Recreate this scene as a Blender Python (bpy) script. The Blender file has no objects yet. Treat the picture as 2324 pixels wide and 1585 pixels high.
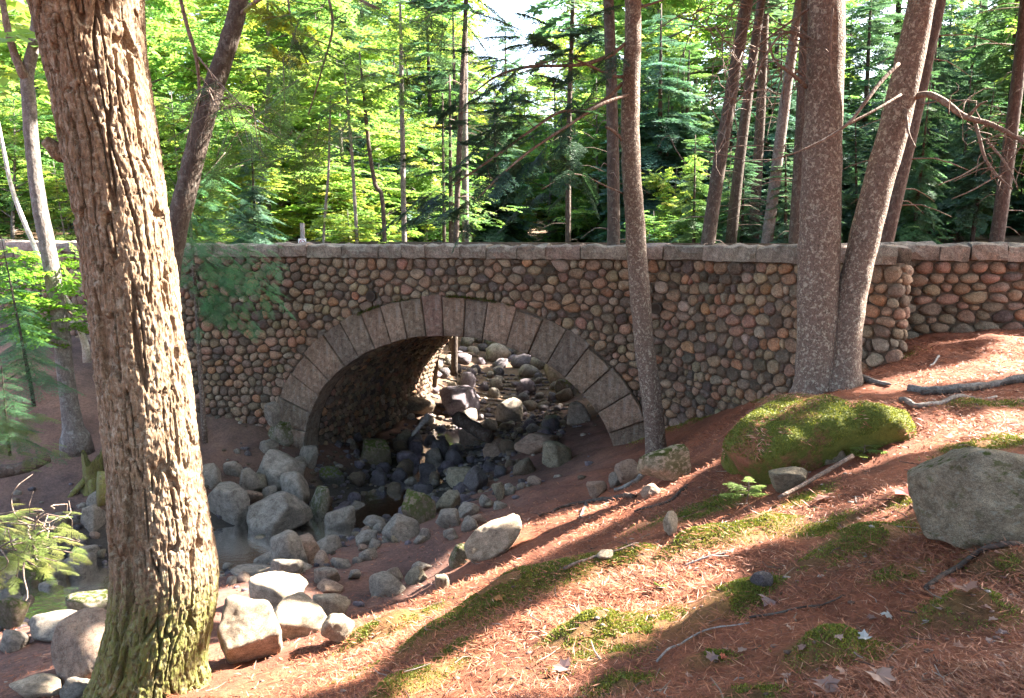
import bpy, bmesh, math, random
import numpy as np
from mathutils import Vector
random.seed(7); RNG = np.random.default_rng(11)
C = bpy.context.scene.collection
S = bpy.context.scene
# ------------------------------------------------------------------ camera
F, CX, CY = 1824.0, 1162.0, 792.5           # focal length and centre, in picture units 2324 wide
PITCH = math.radians(8.42)
cam = bpy.data.cameras.new('camera'); cam.sensor_width = 36.0; cam.lens = F / 2324.0 * 36.0
cam.clip_start = 0.05; cam.clip_end = 3000
camo = bpy.data.objects.new('camera', cam); C.objects.link(camo)
camo.location = (0, 0, 0); camo.rotation_euler = (math.radians(90) - PITCH, 0, 0)
S.camera = camo
# ------------------------------------------------------------------ world, sun, exposure
SUN_AZ, SUN_EL = math.radians(17.5), math.radians(40)   # azimuth measured from +X towards +Y
SUN = np.array([math.cos(SUN_EL)*math.cos(SUN_AZ), math.cos(SUN_EL)*math.sin(SUN_AZ), math.sin(SUN_EL)])
w = bpy.data.worlds.new('World'); S.world = w; w.use_nodes = True
nt = w.node_tree; bg = nt.nodes['Background']
sky = nt.nodes.new('ShaderNodeTexSky'); sky.sky_type = 'NISHITA'; sky.sun_disc = False
sky.sun_elevation = SUN_EL; sky.sun_rotation = math.pi/2 - SUN_AZ
sky.air_density = 1.0; sky.dust_density = 3.0; sky.ozone_density = 0.6
nt.links.new(sky.outputs[0], bg.inputs[0]); bg.inputs[1].default_value = 0.082
sl = bpy.data.lights.new('sun', 'SUN'); sl.energy = 5.0; sl.angle = math.radians(0.53); sl.color = (1.0, 0.93, 0.82)
so = bpy.data.objects.new('sun', sl); C.objects.link(so)
so.rotation_euler = Vector(SUN).to_track_quat('Z', 'Y').to_euler(); so.location = (20, 16, 20)
S.view_settings.view_transform = 'Standard'; S.view_settings.look = 'None'
S.view_settings.exposure = 3.75; S.view_settings.gamma = 1.0; S.view_settings.use_curve_mapping = False
S.render.engine = 'CYCLES'
cy = S.cycles
cy.use_denoising = True; cy.max_bounces = 8; cy.diffuse_bounces = 5; cy.glossy_bounces = 2
cy.transmission_bounces = 4; cy.transparent_max_bounces = 6; cy.caustics_reflective = False; cy.caustics_refractive = False
cy.sample_clamp_indirect = 6.0

# ------------------------------------------------------------------ projection helpers
sp_, cp_ = math.sin(PITCH), math.cos(PITCH)
def P(x, y, Y):
    """the point at forward distance Y that the picture shows at (x, y)"""
    a, b = (x - CX)/F, (CY - y)/F
    t = Y/(cp_ + b*sp_)
    return np.array([a*t, Y, t*(b*cp_ - sp_)])
def Pz(x, y, z):
    a, b = (x - CX)/F, (CY - y)/F
    t = z/(b*cp_ - sp_)
    return np.array([a*t, t*(cp_ + b*sp_), z])
Q = 2500/2324.0
def P5(x, y, Y): return P(x/Q, y/Q, Y)
def P5z(x, y, z): return Pz(x/Q, y/Q, z)
def depth(p): return p[1]*cp_ - p[2]*sp_
def proj(p): 
    d = depth(p); return CX + F*p[0]/d, CY - F*(p[1]*sp_ + p[2]*cp_)/d

# ------------------------------------------------------------------ noise
def _hash(ix, iy, iz, seed):
    h = (ix*374761393 + iy*668265263 + iz*2147483647 + seed*974634777) & 0xFFFFFFFF
    h = ((h ^ (h >> 13))*1274126177) & 0xFFFFFFFF
    h = ((h ^ (h >> 16))*2246822519) & 0xFFFFFFFF
    return ((h ^ (h >> 15)) & 0xFFFFFF)/float(0xFFFFFF)*2 - 1
def vnoise(p, seed=0):
    p = np.asarray(p, float)
    if p.shape[1] == 2: p = np.concatenate([p, np.zeros((len(p), 1))], 1)
    i = np.floor(p).astype(np.int64); f = p - i; u = f*f*f*(f*(f*6-15)+10)
    r = 0
    for dx in (0, 1):
        wx = u[:, 0] if dx else 1-u[:, 0]
        for dy in (0, 1):
            wy = u[:, 1] if dy else 1-u[:, 1]
            for dz in (0, 1):
                wz = u[:, 2] if dz else 1-u[:, 2]
                r = r + wx*wy*wz*_hash(i[:, 0]+dx, i[:, 1]+dy, i[:, 2]+dz, seed)
    return r
def fbm(p, oct=4, seed=0):
    p = np.asarray(p, float); r = 0; a = 1.0; s = 0
    for k in range(oct):
        r = r + a*vnoise(p*(2.03**k), seed+k*17); s += a; a *= 0.5
    return r/s

# ------------------------------------------------------------------ mesh helpers
def mk_mesh(name, V, polys, col=None, smooth=True):
    """V (n,3); polys: list of (m,k) int arrays; col: (n,3)"""
    me = bpy.data.meshes.new(name)
    V = np.asarray(V, np.float32)
    polys = [np.asarray(p, np.int32) for p in polys if len(p)]
    loops = np.concatenate([p.ravel() for p in polys])
    tot = np.concatenate([np.full(len(p), p.shape[1], np.int32) for p in polys])
    start = np.concatenate([[0], np.cumsum(tot)[:-1]]).astype(np.int32)
    me.vertices.add(len(V)); me.vertices.foreach_set('co', V.ravel())
    me.loops.add(len(loops)); me.loops.foreach_set('vertex_index', loops)
    me.polygons.add(len(tot)); me.polygons.foreach_set('loop_start', start)
    me.polygons.foreach_set('loop_total', tot)
    me.polygons.foreach_set('use_smooth', np.full(len(tot), bool(smooth)))
    me.update(calc_edges=True)
    if col is not None:
        at = me.color_attributes.new('col', 'FLOAT_COLOR', 'POINT')
        c4 = np.ones((len(V), 4), np.float32); c4[:, :3] = col
        at.data.foreach_set('color', c4.ravel())
    return me
class MB:
    """collects shapes for one mesh"""
    def __init__(s): s.V = []; s.T = []; s.Q = []; s.C = []; s.n = 0
    def add(s, V, quads=None, tris=None, col=(1, 1, 1)):
        V = np.asarray(V, float)
        if quads is not None and len(quads): s.Q.append(np.asarray(quads)+s.n)
        if tris is not None and len(tris): s.T.append(np.asarray(tris)+s.n)
        c = np.asarray(col, float)
        s.C.append(np.broadcast_to(c, (len(V), 3)) if c.ndim == 1 else c)
        s.V.append(V); s.n += len(V)
    def mesh(s, name, smooth=True):
        ps = []
        if s.Q: ps.append(np.concatenate(s.Q))
        if s.T: ps.append(np.concatenate(s.T))
        return mk_mesh(name, np.concatenate(s.V), ps, np.concatenate(s.C), smooth)
def link(name, me, mat=None, parent=None, loc=None, kind=None):
    o = bpy.data.objects.new(name, me); C.objects.link(o)
    if mat is not None:
        if len(me.materials) == 0: me.materials.append(mat)
    if parent is not None: o.parent = parent
    if loc is not None: o.location = loc
    if kind: o['kind'] = kind
    return o
def empty(name, loc=(0, 0, 0)):
    o = bpy.data.objects.new(name, None); C.objects.link(o); o.location = loc; o.empty_display_size = 0.2
    return o
def tag(o, label=None, cat=None, group=None, kind=None):
    if label: o['label'] = label
    if cat: o['category'] = cat
    if group: o['group'] = group
    if kind: o['kind'] = kind
    return o
def off(o, V):          # world coordinates -> coordinates local to an Empty without rotation
    return np.asarray(V) - np.array(o.location)
def smooth_path(pts, n):
    """Catmull-Rom through pts (k,d) sampled at n points"""
    pts = np.asarray(pts, float); k = len(pts)
    e = np.vstack([2*pts[0]-pts[1], pts, 2*pts[-1]-pts[-2]])
    t = np.linspace(0, k-1, n); i = np.minimum(t.astype(int), k-2); f = (t-i)[:, None]
    p0, p1, p2, p3 = e[i], e[i+1], e[i+2], e[i+3]
    return 0.5*((2*p1)+(-p0+p2)*f+(2*p0-5*p1+4*p2-p3)*f*f+(-p0+3*p1-3*p2+p3)*f**3)
def tube(pts, rad, seg=8, cap=True, rough=0.0, seed=0):
    """swept tube: returns V, quads, tris"""
    pts = np.asarray(pts, float); n = len(pts); rad = np.broadcast_to(np.asarray(rad, float), (n,))
    tg = np.gradient(pts, axis=0); tg /= np.linalg.norm(tg, axis=1)[:, None]+1e-9
    ref = np.array([0, 0, 1.0]) if abs(tg[:, 2]).mean() < 0.8 else np.array([1.0, 0, 0])
    a = np.cross(tg, ref); a /= np.linalg.norm(a, axis=1)[:, None]+1e-9
    b = np.cross(tg, a)
    th = np.linspace(0, 2*math.pi, seg, endpoint=False)
    V = pts[:, None, :] + rad[:, None, None]*(np.cos(th)[None, :, None]*a[:, None, :]+np.sin(th)[None, :, None]*b[:, None, :])
    V = V.reshape(-1, 3)
    if rough:
        V = V + (vnoise(V/ max(rad.mean()*1.2, 1e-3), seed)*rough*np.repeat(rad, seg))[:, None]*((V-np.repeat(pts, seg, 0))/(np.repeat(rad, seg)[:, None]+1e-9))
    i = np.arange(n-1)[:, None]*seg; j = np.arange(seg)[None, :]; jn = (j+1) % seg
    quads = np.stack([i+j, i+jn, i+seg+jn, i+seg+j], -1).reshape(-1, 4)
    tris = np.zeros((0, 3), int)
    if cap:
        V = np.vstack([V, pts[0], pts[-1]]); c0, c1 = n*seg, n*seg+1
        jj = np.arange(seg); jm = (jj+1) % seg
        tris = np.vstack([np.stack([jm, jj, np.full(seg, c0)], -1), np.stack([(n-1)*seg+jj, (n-1)*seg+jm, np.full(seg, c1)], -1)])
    return V, quads, tris

# ------------------------------------------------------------------ materials
class M:
    def __init__(s, name):
        s.m = bpy.data.materials.new(name); s.m.use_nodes = True; s.nt = s.m.node_tree
        s.b = s.nt.nodes['Principled BSDF']; s.out = s.nt.nodes['Material Output']
        s.b.inputs['Roughness'].default_value = 0.9; s.b.inputs['Specular IOR Level'].default_value = 0.25
    def n(s, t, **kw):
        nd = s.nt.nodes.new(t)
        for k, v in kw.items(): setattr(nd, k, v)
        return nd
    def l(s, a, b): s.nt.links.new(a, b)
    def coord(s, kind='Object', scale=(1, 1, 1)):
        tc = s.n('ShaderNodeTexCoord'); mp = s.n('ShaderNodeMapping'); mp.inputs['Scale'].default_value = scale
        s.l(tc.outputs[kind], mp.inputs[0]); return mp.outputs[0]
    def noise(s, vec, scale, detail=4, rough=0.6, dist=0.0):
        nd = s.n('ShaderNodeTexNoise'); nd.inputs['Scale'].default_value = scale
        nd.inputs['Detail'].default_value = detail; nd.inputs['Roughness'].default_value = rough; nd.inputs['Distortion'].default_value = dist
        s.l(vec, nd.inputs['Vector']); return nd.outputs[0]
    def voro(s, vec, scale, feat='F1', out=0):
        nd = s.n('ShaderNodeTexVoronoi'); nd.feature = feat; nd.inputs['Scale'].default_value = scale
        s.l(vec, nd.inputs['Vector']); return nd.outputs[out]
    def ramp(s, fac, stops):
        nd = s.n('ShaderNodeValToRGB'); el = nd.color_ramp.elements
        while len(el) < len(stops): el.new(0.5)
        for e, (p, c) in zip(el, stops):
            e.position = p; e.color = tuple(c)+(1,) if not isinstance(c, (int, float)) else (c, c, c, 1)
        s.l(fac, nd.inputs[0]); return nd.outputs[0]
    def mix(s, fac, a, b, mode='MIX'):
        nd = s.n('ShaderNodeMix', data_type='RGBA', blend_type=mode)
        for sock, v in ((nd.inputs[0], fac), (nd.inputs[6], a), (nd.inputs[7], b)):
            if hasattr(v, 'is_output'): s.l(v, sock)
            elif isinstance(v, (int, float)): sock.default_value = v
            else: sock.default_value = tuple(v)+(1,)
        return nd.outputs[2]
    def math(s, op, a, b=0.0):
        nd = s.n('ShaderNodeMath', operation=op)
        for sock, v in ((nd.inputs[0], a), (nd.inputs[1], b)):
            if hasattr(v, 'is_output'): s.l(v, sock)
            else: sock.default_value = v
        return nd.outputs[0]
    def attr(s, name='col'):
        nd = s.n('ShaderNodeAttribute'); nd.attribute_name = name; return nd.outputs['Color']
    def objcol(s): return s.n('ShaderNodeObjectInfo').outputs['Color']
    def upness(s):
        g = s.n('ShaderNodeNewGeometry'); x = s.n('ShaderNodeSeparateXYZ'); s.l(g.outputs['Normal'], x.inputs[0]); return x.outputs[2]
    def color(s, c): s.l(c, s.b.inputs['Base Color'])
    def bump(s, h, strength=0.5, dist=0.02):
        nd = s.n('ShaderNodeBump'); nd.inputs['Strength'].default_value = strength; nd.inputs['Distance'].default_value = dist
        s.l(h, nd.inputs['Height']); s.l(nd.outputs[0], s.b.inputs['Normal'])
MAT = {}
def stone_mat(name, lichen=0.5, moss=0.0, src='attr', scale=1.0, streak=False):
    m = M(name); v = m.coord('Object')
    base = m.attr() if src == 'attr' else m.objcol()
    n1 = m.noise(v, 2.2*scale, 7, 0.7, 0.4); n2 = m.noise(v, 15*scale, 6, 0.75); n3 = m.noise(v, 60*scale, 4, 0.75)
    c = m.mix(1.0, base, m.ramp(n1, [(0.30, (0.42, 0.38, 0.34)), (0.5, (0.95, 0.93, 0.9)), (0.70, (1.45, 1.42, 1.38))]), 'MULTIPLY')
    c = m.mix(1.0, c, m.ramp(n2, [(0.3, 0.55), (0.7, 1.4)]), 'MULTIPLY')
    c = m.mix(0.8, c, m.ramp(n3, [(0.34, 0.4), (0.62, 1.5)]), 'MULTIPLY')
    if streak:
        vs = m.coord('Object', (7, 7, 1.0)); ns = m.noise(vs, 1.3, 5, 0.6)
        c = m.mix(m.ramp(ns, [(0.5, 0.0), (0.68, 0.6)]), c, (0.30, 0.27, 0.24))
        c = m.mix(m.ramp(ns, [(0.3, 0.6), (0.45, 0.0)]), c, (0.06, 0.045, 0.035))
    if lichen:
        nl = m.noise(v, 7*scale, 9, 0.78, 0.8)
        c = m.mix(m.ramp(nl, [(0.55, 0.0), (0.60, lichen)]), c, (0.36, 0.36, 0.29))
    if moss:
        up = m.upness(); nm = m.noise(v, 3.2*scale, 5, 0.6)
        f = m.math('MULTIPLY', m.ramp(up, [(0.0, 0.35), (0.6, 1.0)]), m.ramp(nm, [(0.62-0.25*moss, 0.0), (0.70-0.25*moss, 1.0)]))
        c = m.mix(f, c, m.mix(n2, (0.035, 0.045, 0.008), (0.11, 0.13, 0.02)))
    m.color(c); m.bump(m.mix(0.5, n2, n3), 0.9, 0.05)
    MAT[name] = m.m
stone_mat('cobble', 0.3, 0.0, 'attr', 2.2); stone_mat('granite', 0.3, 0.0, 'attr', 1.6, True); stone_mat('coping', 0.45, 0.0, 'attr', 1.6)
stone_mat('rock', 0.6, 0.0, 'obj', 1.8); stone_mat('mossrock', 0.4, 0.75, 'obj', 1.5)
stone_mat('lichenrock', 0.65, 0.25, 'obj', 1.7); stone_mat('wetrock', 0.12, 0.0, 'obj', 1.0); MAT['wetrock'].node_tree.nodes['Principled BSDF'].inputs['Roughness'].default_value = 0.32
m = M('mortar'); v = m.coord(); n1 = m.noise(v, 14, 5)
m.color(m.ramp(n1, [(0.3, (0.045, 0.033, 0.023)), (0.7, (0.12, 0.09, 0.066))])); m.bump(n1, 0.7, 0.03); MAT['mortar'] = m.m
m = M('pipe'); m.b.inputs['Base Color'].default_value = (0.06, 0.045, 0.035, 1); MAT['pipe'] = m.m
m = M('ground'); v = m.coord(); n1 = m.noise(v, 1.3, 6, 0.65); n2 = m.noise(v, 22, 6, 0.75); n3 = m.noise(v, 90, 4, 0.8)
c = m.mix(1.0, m.attr(), m.ramp(n1, [(0.3, (0.5, 0.52, 0.58)), (0.7, (1.35, 1.3, 1.2))]), 'MULTIPLY')
c = m.mix(0.9, c, m.ramp(n2, [(0.28, 0.5), (0.72, 1.45)]), 'MULTIPLY')
c = m.mix(0.7, c, m.ramp(n3, [(0.3, 0.45), (0.7, 1.5)]), 'MULTIPLY')
sp = m.voro(v, 30); c = m.mix(m.ramp(sp, [(0.06, 0.5), (0.11, 0.0)]), c, (0.30, 0.22, 0.18))
m.color(c); m.bump(m.mix(0.5, n2, n3), 0.9, 0.03); MAT['ground'] = m.m
def leaf_mat(name, trans=0.45, tint=(1.25, 1.15, 0.5)):
    m = M(name); a = m.attr(); oi = m.n('ShaderNodeObjectInfo')
    c = m.mix(1.0, a, oi.outputs['Color'], 'MULTIPLY')
    m.color(c); m.b.inputs['Roughness'].default_value = 0.55; m.b.inputs['Specular IOR Level'].default_value = 0.35
    tr = m.n('ShaderNodeBsdfTranslucent'); m.l(m.mix(1.0, c, tint, 'MULTIPLY'), tr.inputs[0])
    ms = m.n('ShaderNodeMixShader'); ms.inputs[0].default_value = trans
    m.l(m.b.outputs[0], ms.inputs[1]); m.l(tr.outputs[0], ms.inputs[2]); m.l(ms.outputs[0], m.out.inputs[0])
    MAT[name] = m.m
leaf_mat('leaf', 0.55, (1.2, 1.3, 0.75)); leaf_mat('needle', 0.4, (1.3, 1.35, 0.8)); leaf_mat('mossleaf', 0.3, (1.2, 1.1, 0.5)); leaf_mat('litter', 0.15, (1.1, 1, 0.9))
def bark_mat(name, dark, light, lich, lichen=0.35, scale=1.0, stretch=0.25, bump=0.8, moss=0.0):
    m = M(name); v = m.coord('Object', (1, 1, stretch)); vo = m.coord('Object')
    n1 = m.noise(v, 22*scale, 6, 0.7, 0.4); n2 = m.voro(v, 30*scale, 'F1'); n3 = m.noise(vo, 70*scale, 4, 0.7); n4 = m.noise(vo, 11*scale, 7, 0.75, 0.5)
    c = m.ramp(n1, [(0.3, dark), (0.68, light)])
    c = m.mix(0.7, c, m.ramp(n3, [(0.3, 0.5), (0.7, 1.45)]), 'MULTIPLY')
    c = m.mix(m.ramp(n4, [(0.53, 0.0), (0.58, lichen)]), c, lich)
    if moss:
        # moss grows on the lowest metre of the trunk, with a ragged edge
        z = m.n('ShaderNodeSeparateXYZ'); m.l(vo, z.inputs[0]); hz = m.math('ADD', z.outputs[2], m.math('MULTIPLY', n4, -1.6))
        f = m.math('MULTIPLY', m.ramp(hz, [(0.0, moss), (0.35, 0.0)]), m.ramp(n1, [(0.35, 0.2), (0.6, 1.0)]))
        c = m.mix(f, c, m.mix(n3, (0.06, 0.07, 0.012), (0.17, 0.18, 0.035)))
    m.color(c); m.bump(m.mix(0.5, n1, n2), bump, 0.02); MAT[name] = m.m
bark_mat('bark_big', (0.055, 0.035, 0.022), (0.245, 0.158, 0.098), (0.38, 0.33, 0.25), 0.4, 1.7, 0.4, 1.0, 0.9)
bark_mat('bark_spruce', (0.045, 0.032, 0.026), (0.19, 0.135, 0.108), (0.38, 0.35, 0.28), 0.6, 2.3, 0.7, 1.0)
bark_mat('bark_dark', (0.028, 0.020, 0.015), (0.085, 0.06, 0.048), (0.17, 0.16, 0.14), 0.35, 1.0, 0.35, 0.9)
bark_mat('bark_grey', (0.065, 0.055, 0.048), (0.18, 0.15, 0.135), (0.28, 0.28, 0.26), 0.4, 1.0, 0.5, 0.6)
bark_mat('bark_birch', (0.25, 0.22, 0.19), (0.5, 0.47, 0.42), (0.6, 0.58, 0.55), 0.5, 0.8, 1.5, 0.3)
bark_mat('twig', (0.07, 0.045, 0.035), (0.20, 0.14, 0.11), (0.32, 0.3, 0.27), 0.35, 1.5, 0.4, 0.6)
bark_mat('deadwood', (0.12, 0.10, 0.09), (0.32, 0.29, 0.27), (0.4, 0.4, 0.38), 0.3, 1.0, 0.25, 0.7)
m = M('water')
tr = m.n('ShaderNodeBsdfTransparent'); tr.inputs[0].default_value = (0.55, 0.56, 0.48, 1)
gl = m.n('ShaderNodeBsdfGlossy'); gl.inputs['Roughness'].default_value = 0.03; gl.inputs[0].default_value = (1, 1, 1, 1)
fr = m.n('ShaderNodeFresnel'); fr.inputs[0].default_value = 1.34
bm_ = m.n('ShaderNodeBump'); bm_.inputs['Strength'].default_value = 0.22; bm_.inputs['Distance'].default_value = 0.03
m.l(m.noise(m.coord(), 9, 4), bm_.inputs['Height']); m.l(bm_.outputs[0], gl.inputs['Normal']); m.l(bm_.outputs[0], fr.inputs['Normal'])
ms = m.n('ShaderNodeMixShader'); m.l(fr.outputs[0], ms.inputs[0]); m.l(tr.outputs[0], ms.inputs[1]); m.l(gl.outputs[0], ms.inputs[2]); m.l(ms.outputs[0], m.out.inputs[0])
MAT['water'] = m.m
m = M('signwhite'); m.b.inputs['Base Color'].default_value = (0.75, 0.73, 0.74, 1); m.b.inputs['Roughness'].default_value = 0.5; MAT['signwhite'] = m.m
m = M('signred'); m.b.inputs['Base Color'].default_value = (0.32, 0.05, 0.07, 1); MAT['signred'] = m.m
m = M('signblack'); m.b.inputs['Base Color'].default_value = (0.03, 0.03, 0.035, 1); MAT['signblack'] = m.m
m = M('road'); n1 = m.noise(m.coord(), 40, 4); m.color(m.ramp(n1, [(0.3, (0.16, 0.13, 0.11)), (0.7, (0.28, 0.24, 0.21))])); MAT['road'] = m.m

# ------------------------------------------------------------------ terrain
TC = []
def tc(px, py, Y): TC.append(P5(px, py, Y))
def tz(px, py, z): TC.append(P5z(px, py, z))
for a in [(2500,1705,2.5),(2000,1705,2.75),(1600,1705,3.1),(1250,1705,3.55),(900,1705,4.2),(2500,1500,3.3),(2200,1500,3.4),(1800,1500,3.9),(1400,1500,4.6),(1100,1520,5.2),
          (2450,1300,4.2),(2150,1340,4.3),(1800,1350,4.9),(1500,1350,5.8),(1300,1400,6.2),(1150,1450,6.3),(2500,1120,5.5),(2200,1150,5.7),(1950,1200,6.0),(1750,1250,6.6),
          (1600,1250,7.2),(1450,1300,7.4),(1300,1290,8.3),(2500,950,7.8),(2200,960,7.9),(2000,965,8.6),(1700,1110,8.6),(1650,1160,8.6),(1560,1190,9.4),(1400,1230,10.0),
          (1300,1180,11.5),(1420,1150,12.3),(1450,1090,13.6),(1200,1260,10.1),(1000,1330,9.4),(1000,1420,8.4),(800,1400,8.6),(870,1500,7.3),(900,1610,5.7),(600,1430,8.2),
          (600,1600,6.0),(585,1690,5.3),(370,1690,5.6),(200,1650,6.2),(50,1690,5.9),(60,1560,7.3),(250,1550,7.0),(250,1250,11.6),(100,1200,12.3),(550,1100,14.0),(640,1060,14.4),
          (500,1020,15),(600,1000,15.2),(150,1010,14),(60,850,16.2),(190,800,18.2),(0,800,18.6),(2300,870,9.5),(2500,802,10.7),(2200,828,11.0),(2500,880,8.9),
          (1620,1055,12.5),(1760,1003,11.8),(1900,962,11.0),(2050,930,10.2),(1330,1090,14.5),(1300,1240,9.9)]: tc(*a)
for a in [(700,1345,-4.75),(850,1280,-4.85),(1000,1200,-4.8),(1100,1110,-4.75),(900,1060,-4.55),(1200,1000,-4.6),(1250,930,-4.4),(1300,880,-4.2),(1250,835,-4.0),(100,1480,-4.8),(0,1500,-4.8),
          (250,1410,-4.75),(450,1335,-4.75),(560,1310,-4.75),(1080,1000,-4.45)]: tz(*a)
for a in [(-9,21,-1.0),(-14,26,-0.9),(-18,20,-1.5),(-7.5,26,-1.7),(9,24,-1.2),(11,17,-1.0),(2.5,35,-3.1),(4,46,-2.2),(5,60,-0.8),(-18,42,0.6),(20,42,0.2),(0,85,2),(30,20,-0.6),(40,60,1.5),(-45,60,2.0),(-40,20,-1),
          (6,3,-1.2),(7,7,-1.3),(11,10,-1.0),(0,0,-1.65),(-3,0.5,-2.4),(-6,2,-3.4),(-10,6,-4.6),(-14,9,-4.2),(-14,14,-2.6),(3.6,19.5,-3.6),(5.5,22,-2.6),(6,28,-1.9),(-3.6,24,-3.5),(-4.5,30,-2.6),(0,-8,-1.6),(12,-8,-0.8),(-14,-8,-4),(-5.2,21.5,-2.4)]: TC.append(np.array(a, float))
TC = np.array(TC)
def _tps(d): return np.where(d > 1e-6, d*d*np.log(d+1e-9), 0)
_n = len(TC); _D = np.linalg.norm(TC[:, None, :2]-TC[None, :, :2], axis=2)
_A = np.zeros((_n+3, _n+3)); _A[:_n, :_n] = _tps(_D)+np.eye(_n)*0.25
_A[:_n, _n] = 1; _A[:_n, _n+1:] = TC[:, :2]; _A[_n, :_n] = 1; _A[_n+1:, :_n] = TC[:, :2].T
_w = np.linalg.solve(_A, np.concatenate([TC[:, 2], [0, 0, 0]]))
# moss cushions and humps on the slope: (x, y in the picture, forward distance or None, rx, ry, height, angle)
def raw_h(XY):
    XY = np.asarray(XY, float); out = np.empty(len(XY))
    for i in range(0, len(XY), 20000):
        q = XY[i:i+20000]
        out[i:i+20000] = _tps(np.linalg.norm(q[:, None, :]-TC[None, :, :2], axis=2))@_w[:_n]+_w[_n]+q@_w[_n+1:]
    r = np.linalg.norm(XY-np.array([0, 12]), axis=1)
    far = np.clip((r-45)/50, 0, 1); far = far*far*(3-2*far)
    out = out*(1-far)+far*(2.0+np.clip(r-90, 0, 400)*0.02)
    return out
HUMPS = []
def base_h(XY):
    z = raw_h(XY)
    d = np.linalg.norm(XY-np.array([0, 5.0]), axis=1)
    near = np.clip(1-(d-3)/25, 0.15, 1)
    z = z+fbm(XY*0.9, 3, 3)*0.06+fbm(XY*3.1, 4, 5)*0.05*near+np.abs(fbm(XY*1.7, 3, 15))*0.05*near
    for (x, y, rx, ry, hh, an) in HUMPS:
        ca, sa = math.cos(an), math.sin(an); dx, dy = XY[:, 0]-x, XY[:, 1]-y
        u, v_ = (dx*ca+dy*sa)/rx, (-dx*sa+dy*ca)/ry; q = u*u+v_*v_
        z = z+hh*np.where(q < 1, (1-q)**2, 0)
    return z
def hz(x, y): return float(base_h(np.array([[x, y]]))[0])
def hit(x, y, lo=1.5, hi=60):
    """where the sight line through (x, y) first meets the ground"""
    Ys = np.concatenate([np.arange(lo, 20, 0.05), np.arange(20, hi, 0.25)])
    a, b = (x-CX)/F, (CY-y)/F; t = Ys/(cp_+b*sp_)
    pts = np.stack([a*t, Ys, t*(b*cp_-sp_)], 1)
    h = base_h(pts[:, :2]); below = np.nonzero(pts[:, 2] < h)[0]
    i = below[0] if len(below) else len(Ys)-1
    p = pts[i].copy(); p[2] = h[i]; return p
def hit5(x, y): return hit(x/Q, y/Q)
for (x, y, rx, ry, hh, an) in [(1230,1345,0.75,0.4,0.16,0.3),(1060,1410,0.7,0.3,0.13,0.5),(890,1425,0.5,0.3,0.10,0.5),(1700,1220,0.45,0.3,0.14,0.6),(1560,1250,0.4,0.22,0.14,0.6),(1940,1240,0.55,0.22,0.12,0.5),
                              (1640,1390,0.5,0.18,0.10,0.7),(1900,1480,0.28,0.2,0.12,0.4),(2200,1390,0.25,0.18,0.09,0.1),(2300,1300,0.3,0.2,0.10,0.2),(1610,1505,0.14,0.1,0.06,0),(1430,1270,0.3,0.18,0.07,0.3),(1340,1440,0.35,0.25,0.10,0.4),(900,1570,0.6,0.16,0.10,0.75),(2010,960,1.3,0.7,0.14,0.2)]:
    p = hit(x, y); HUMPS.append((p[0], p[1], rx, ry, hh, an))
# mossy areas: centre, radii, angle in the ground plane
MOSS = [(h[0], h[1], h[2]*0.95, h[3]*0.95, h[5]) for h in HUMPS[:-1]]
for (x, y, rx, ry, an) in [(1450,1440,0.5,0.2,0.5),(1580,1160,0.6,0.35,0.3),(2250,1010,0.5,0.2,0.1),(2110,1120,0.3,0.15,0.3),(1880,1200,0.3,0.15,0.5),(2280,920,0.6,0.15,0.0),(820,1530,0.4,0.12,0.7),(1020,1480,0.5,0.1,0.7),(1830,1130,0.25,0.15,0.4),
                           (1700,1590,0.15,0.1,0.2),(1400,1560,0.2,0.12,0.2),(2050,1300,0.2,0.12,0.4),(2250,1240,0.25,0.08,0.5),(1720,1340,0.3,0.08,0.6)]:
    p = hit(x, y); MOSS.append((p[0], p[1], rx, ry, an))
STREAM = np.array([(-11.5,8.6),(-8.0,9.2),(-6.0,10.0),(-4.3,11.4),(-3.0,12.4),(-1.9,14.0),(-1.2,16.5),(-0.7,20),(0.4,24),(1.6,29),(2.8,36),(4.2,46)])
SC = smooth_path(STREAM, 120)
def stream_dist(XY):
    return np.min(np.linalg.norm(XY[:, None, :]-SC[None, :, :], axis=2), axis=1)
def grid_axis(lo, hi, step, out, g=1.16):
    a = list(np.arange(lo, hi+1e-6, step)); s = step
    while a[-1] < out: s *= g; a.append(a[-1]+s)
    s = step
    while a[0] > -out: s *= g; a.insert(0, a[0]-s)
    return np.array(a)
gx = grid_axis(-9, 8, 0.07, 420); gy = grid_axis(1.2, 22, 0.07, 420)
gy = np.concatenate([gy[gy < 22], np.arange(22, 37, 0.11), grid_axis(1.2, 37, 0.3, 420)[grid_axis(1.2, 37, 0.3, 420) > 37.2]])
GX, GY = np.meshgrid(gx, gy); XY = np.stack([GX.ravel(), GY.ravel()], 1)
Z = base_h(XY)
def moss_w(XY):
    w_ = np.zeros(len(XY))
    for (x, y, rx, ry, an) in MOSS:
        ca, sa = math.cos(an), math.sin(an); dx, dy = XY[:, 0]-x, XY[:, 1]-y
        q = ((dx*ca+dy*sa)/rx)**2+((-dx*sa+dy*ca)/ry)**2
        w_ = np.maximum(w_, np.clip(1.35-q, 0, 1))
    return np.clip(w_+0.45*fbm(XY*5, 3, 8)*(w_ > 0), 0, 1)
nearm = (np.abs(XY[:, 0]) < 9) & (XY[:, 1] > 1) & (XY[:, 1] < 24)
mw = np.zeros(len(XY)); mw[nearm] = moss_w(XY[nearm])
sd = np.full(len(XY), 9.0); sd[nearm] = stream_dist(XY[nearm])
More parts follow.
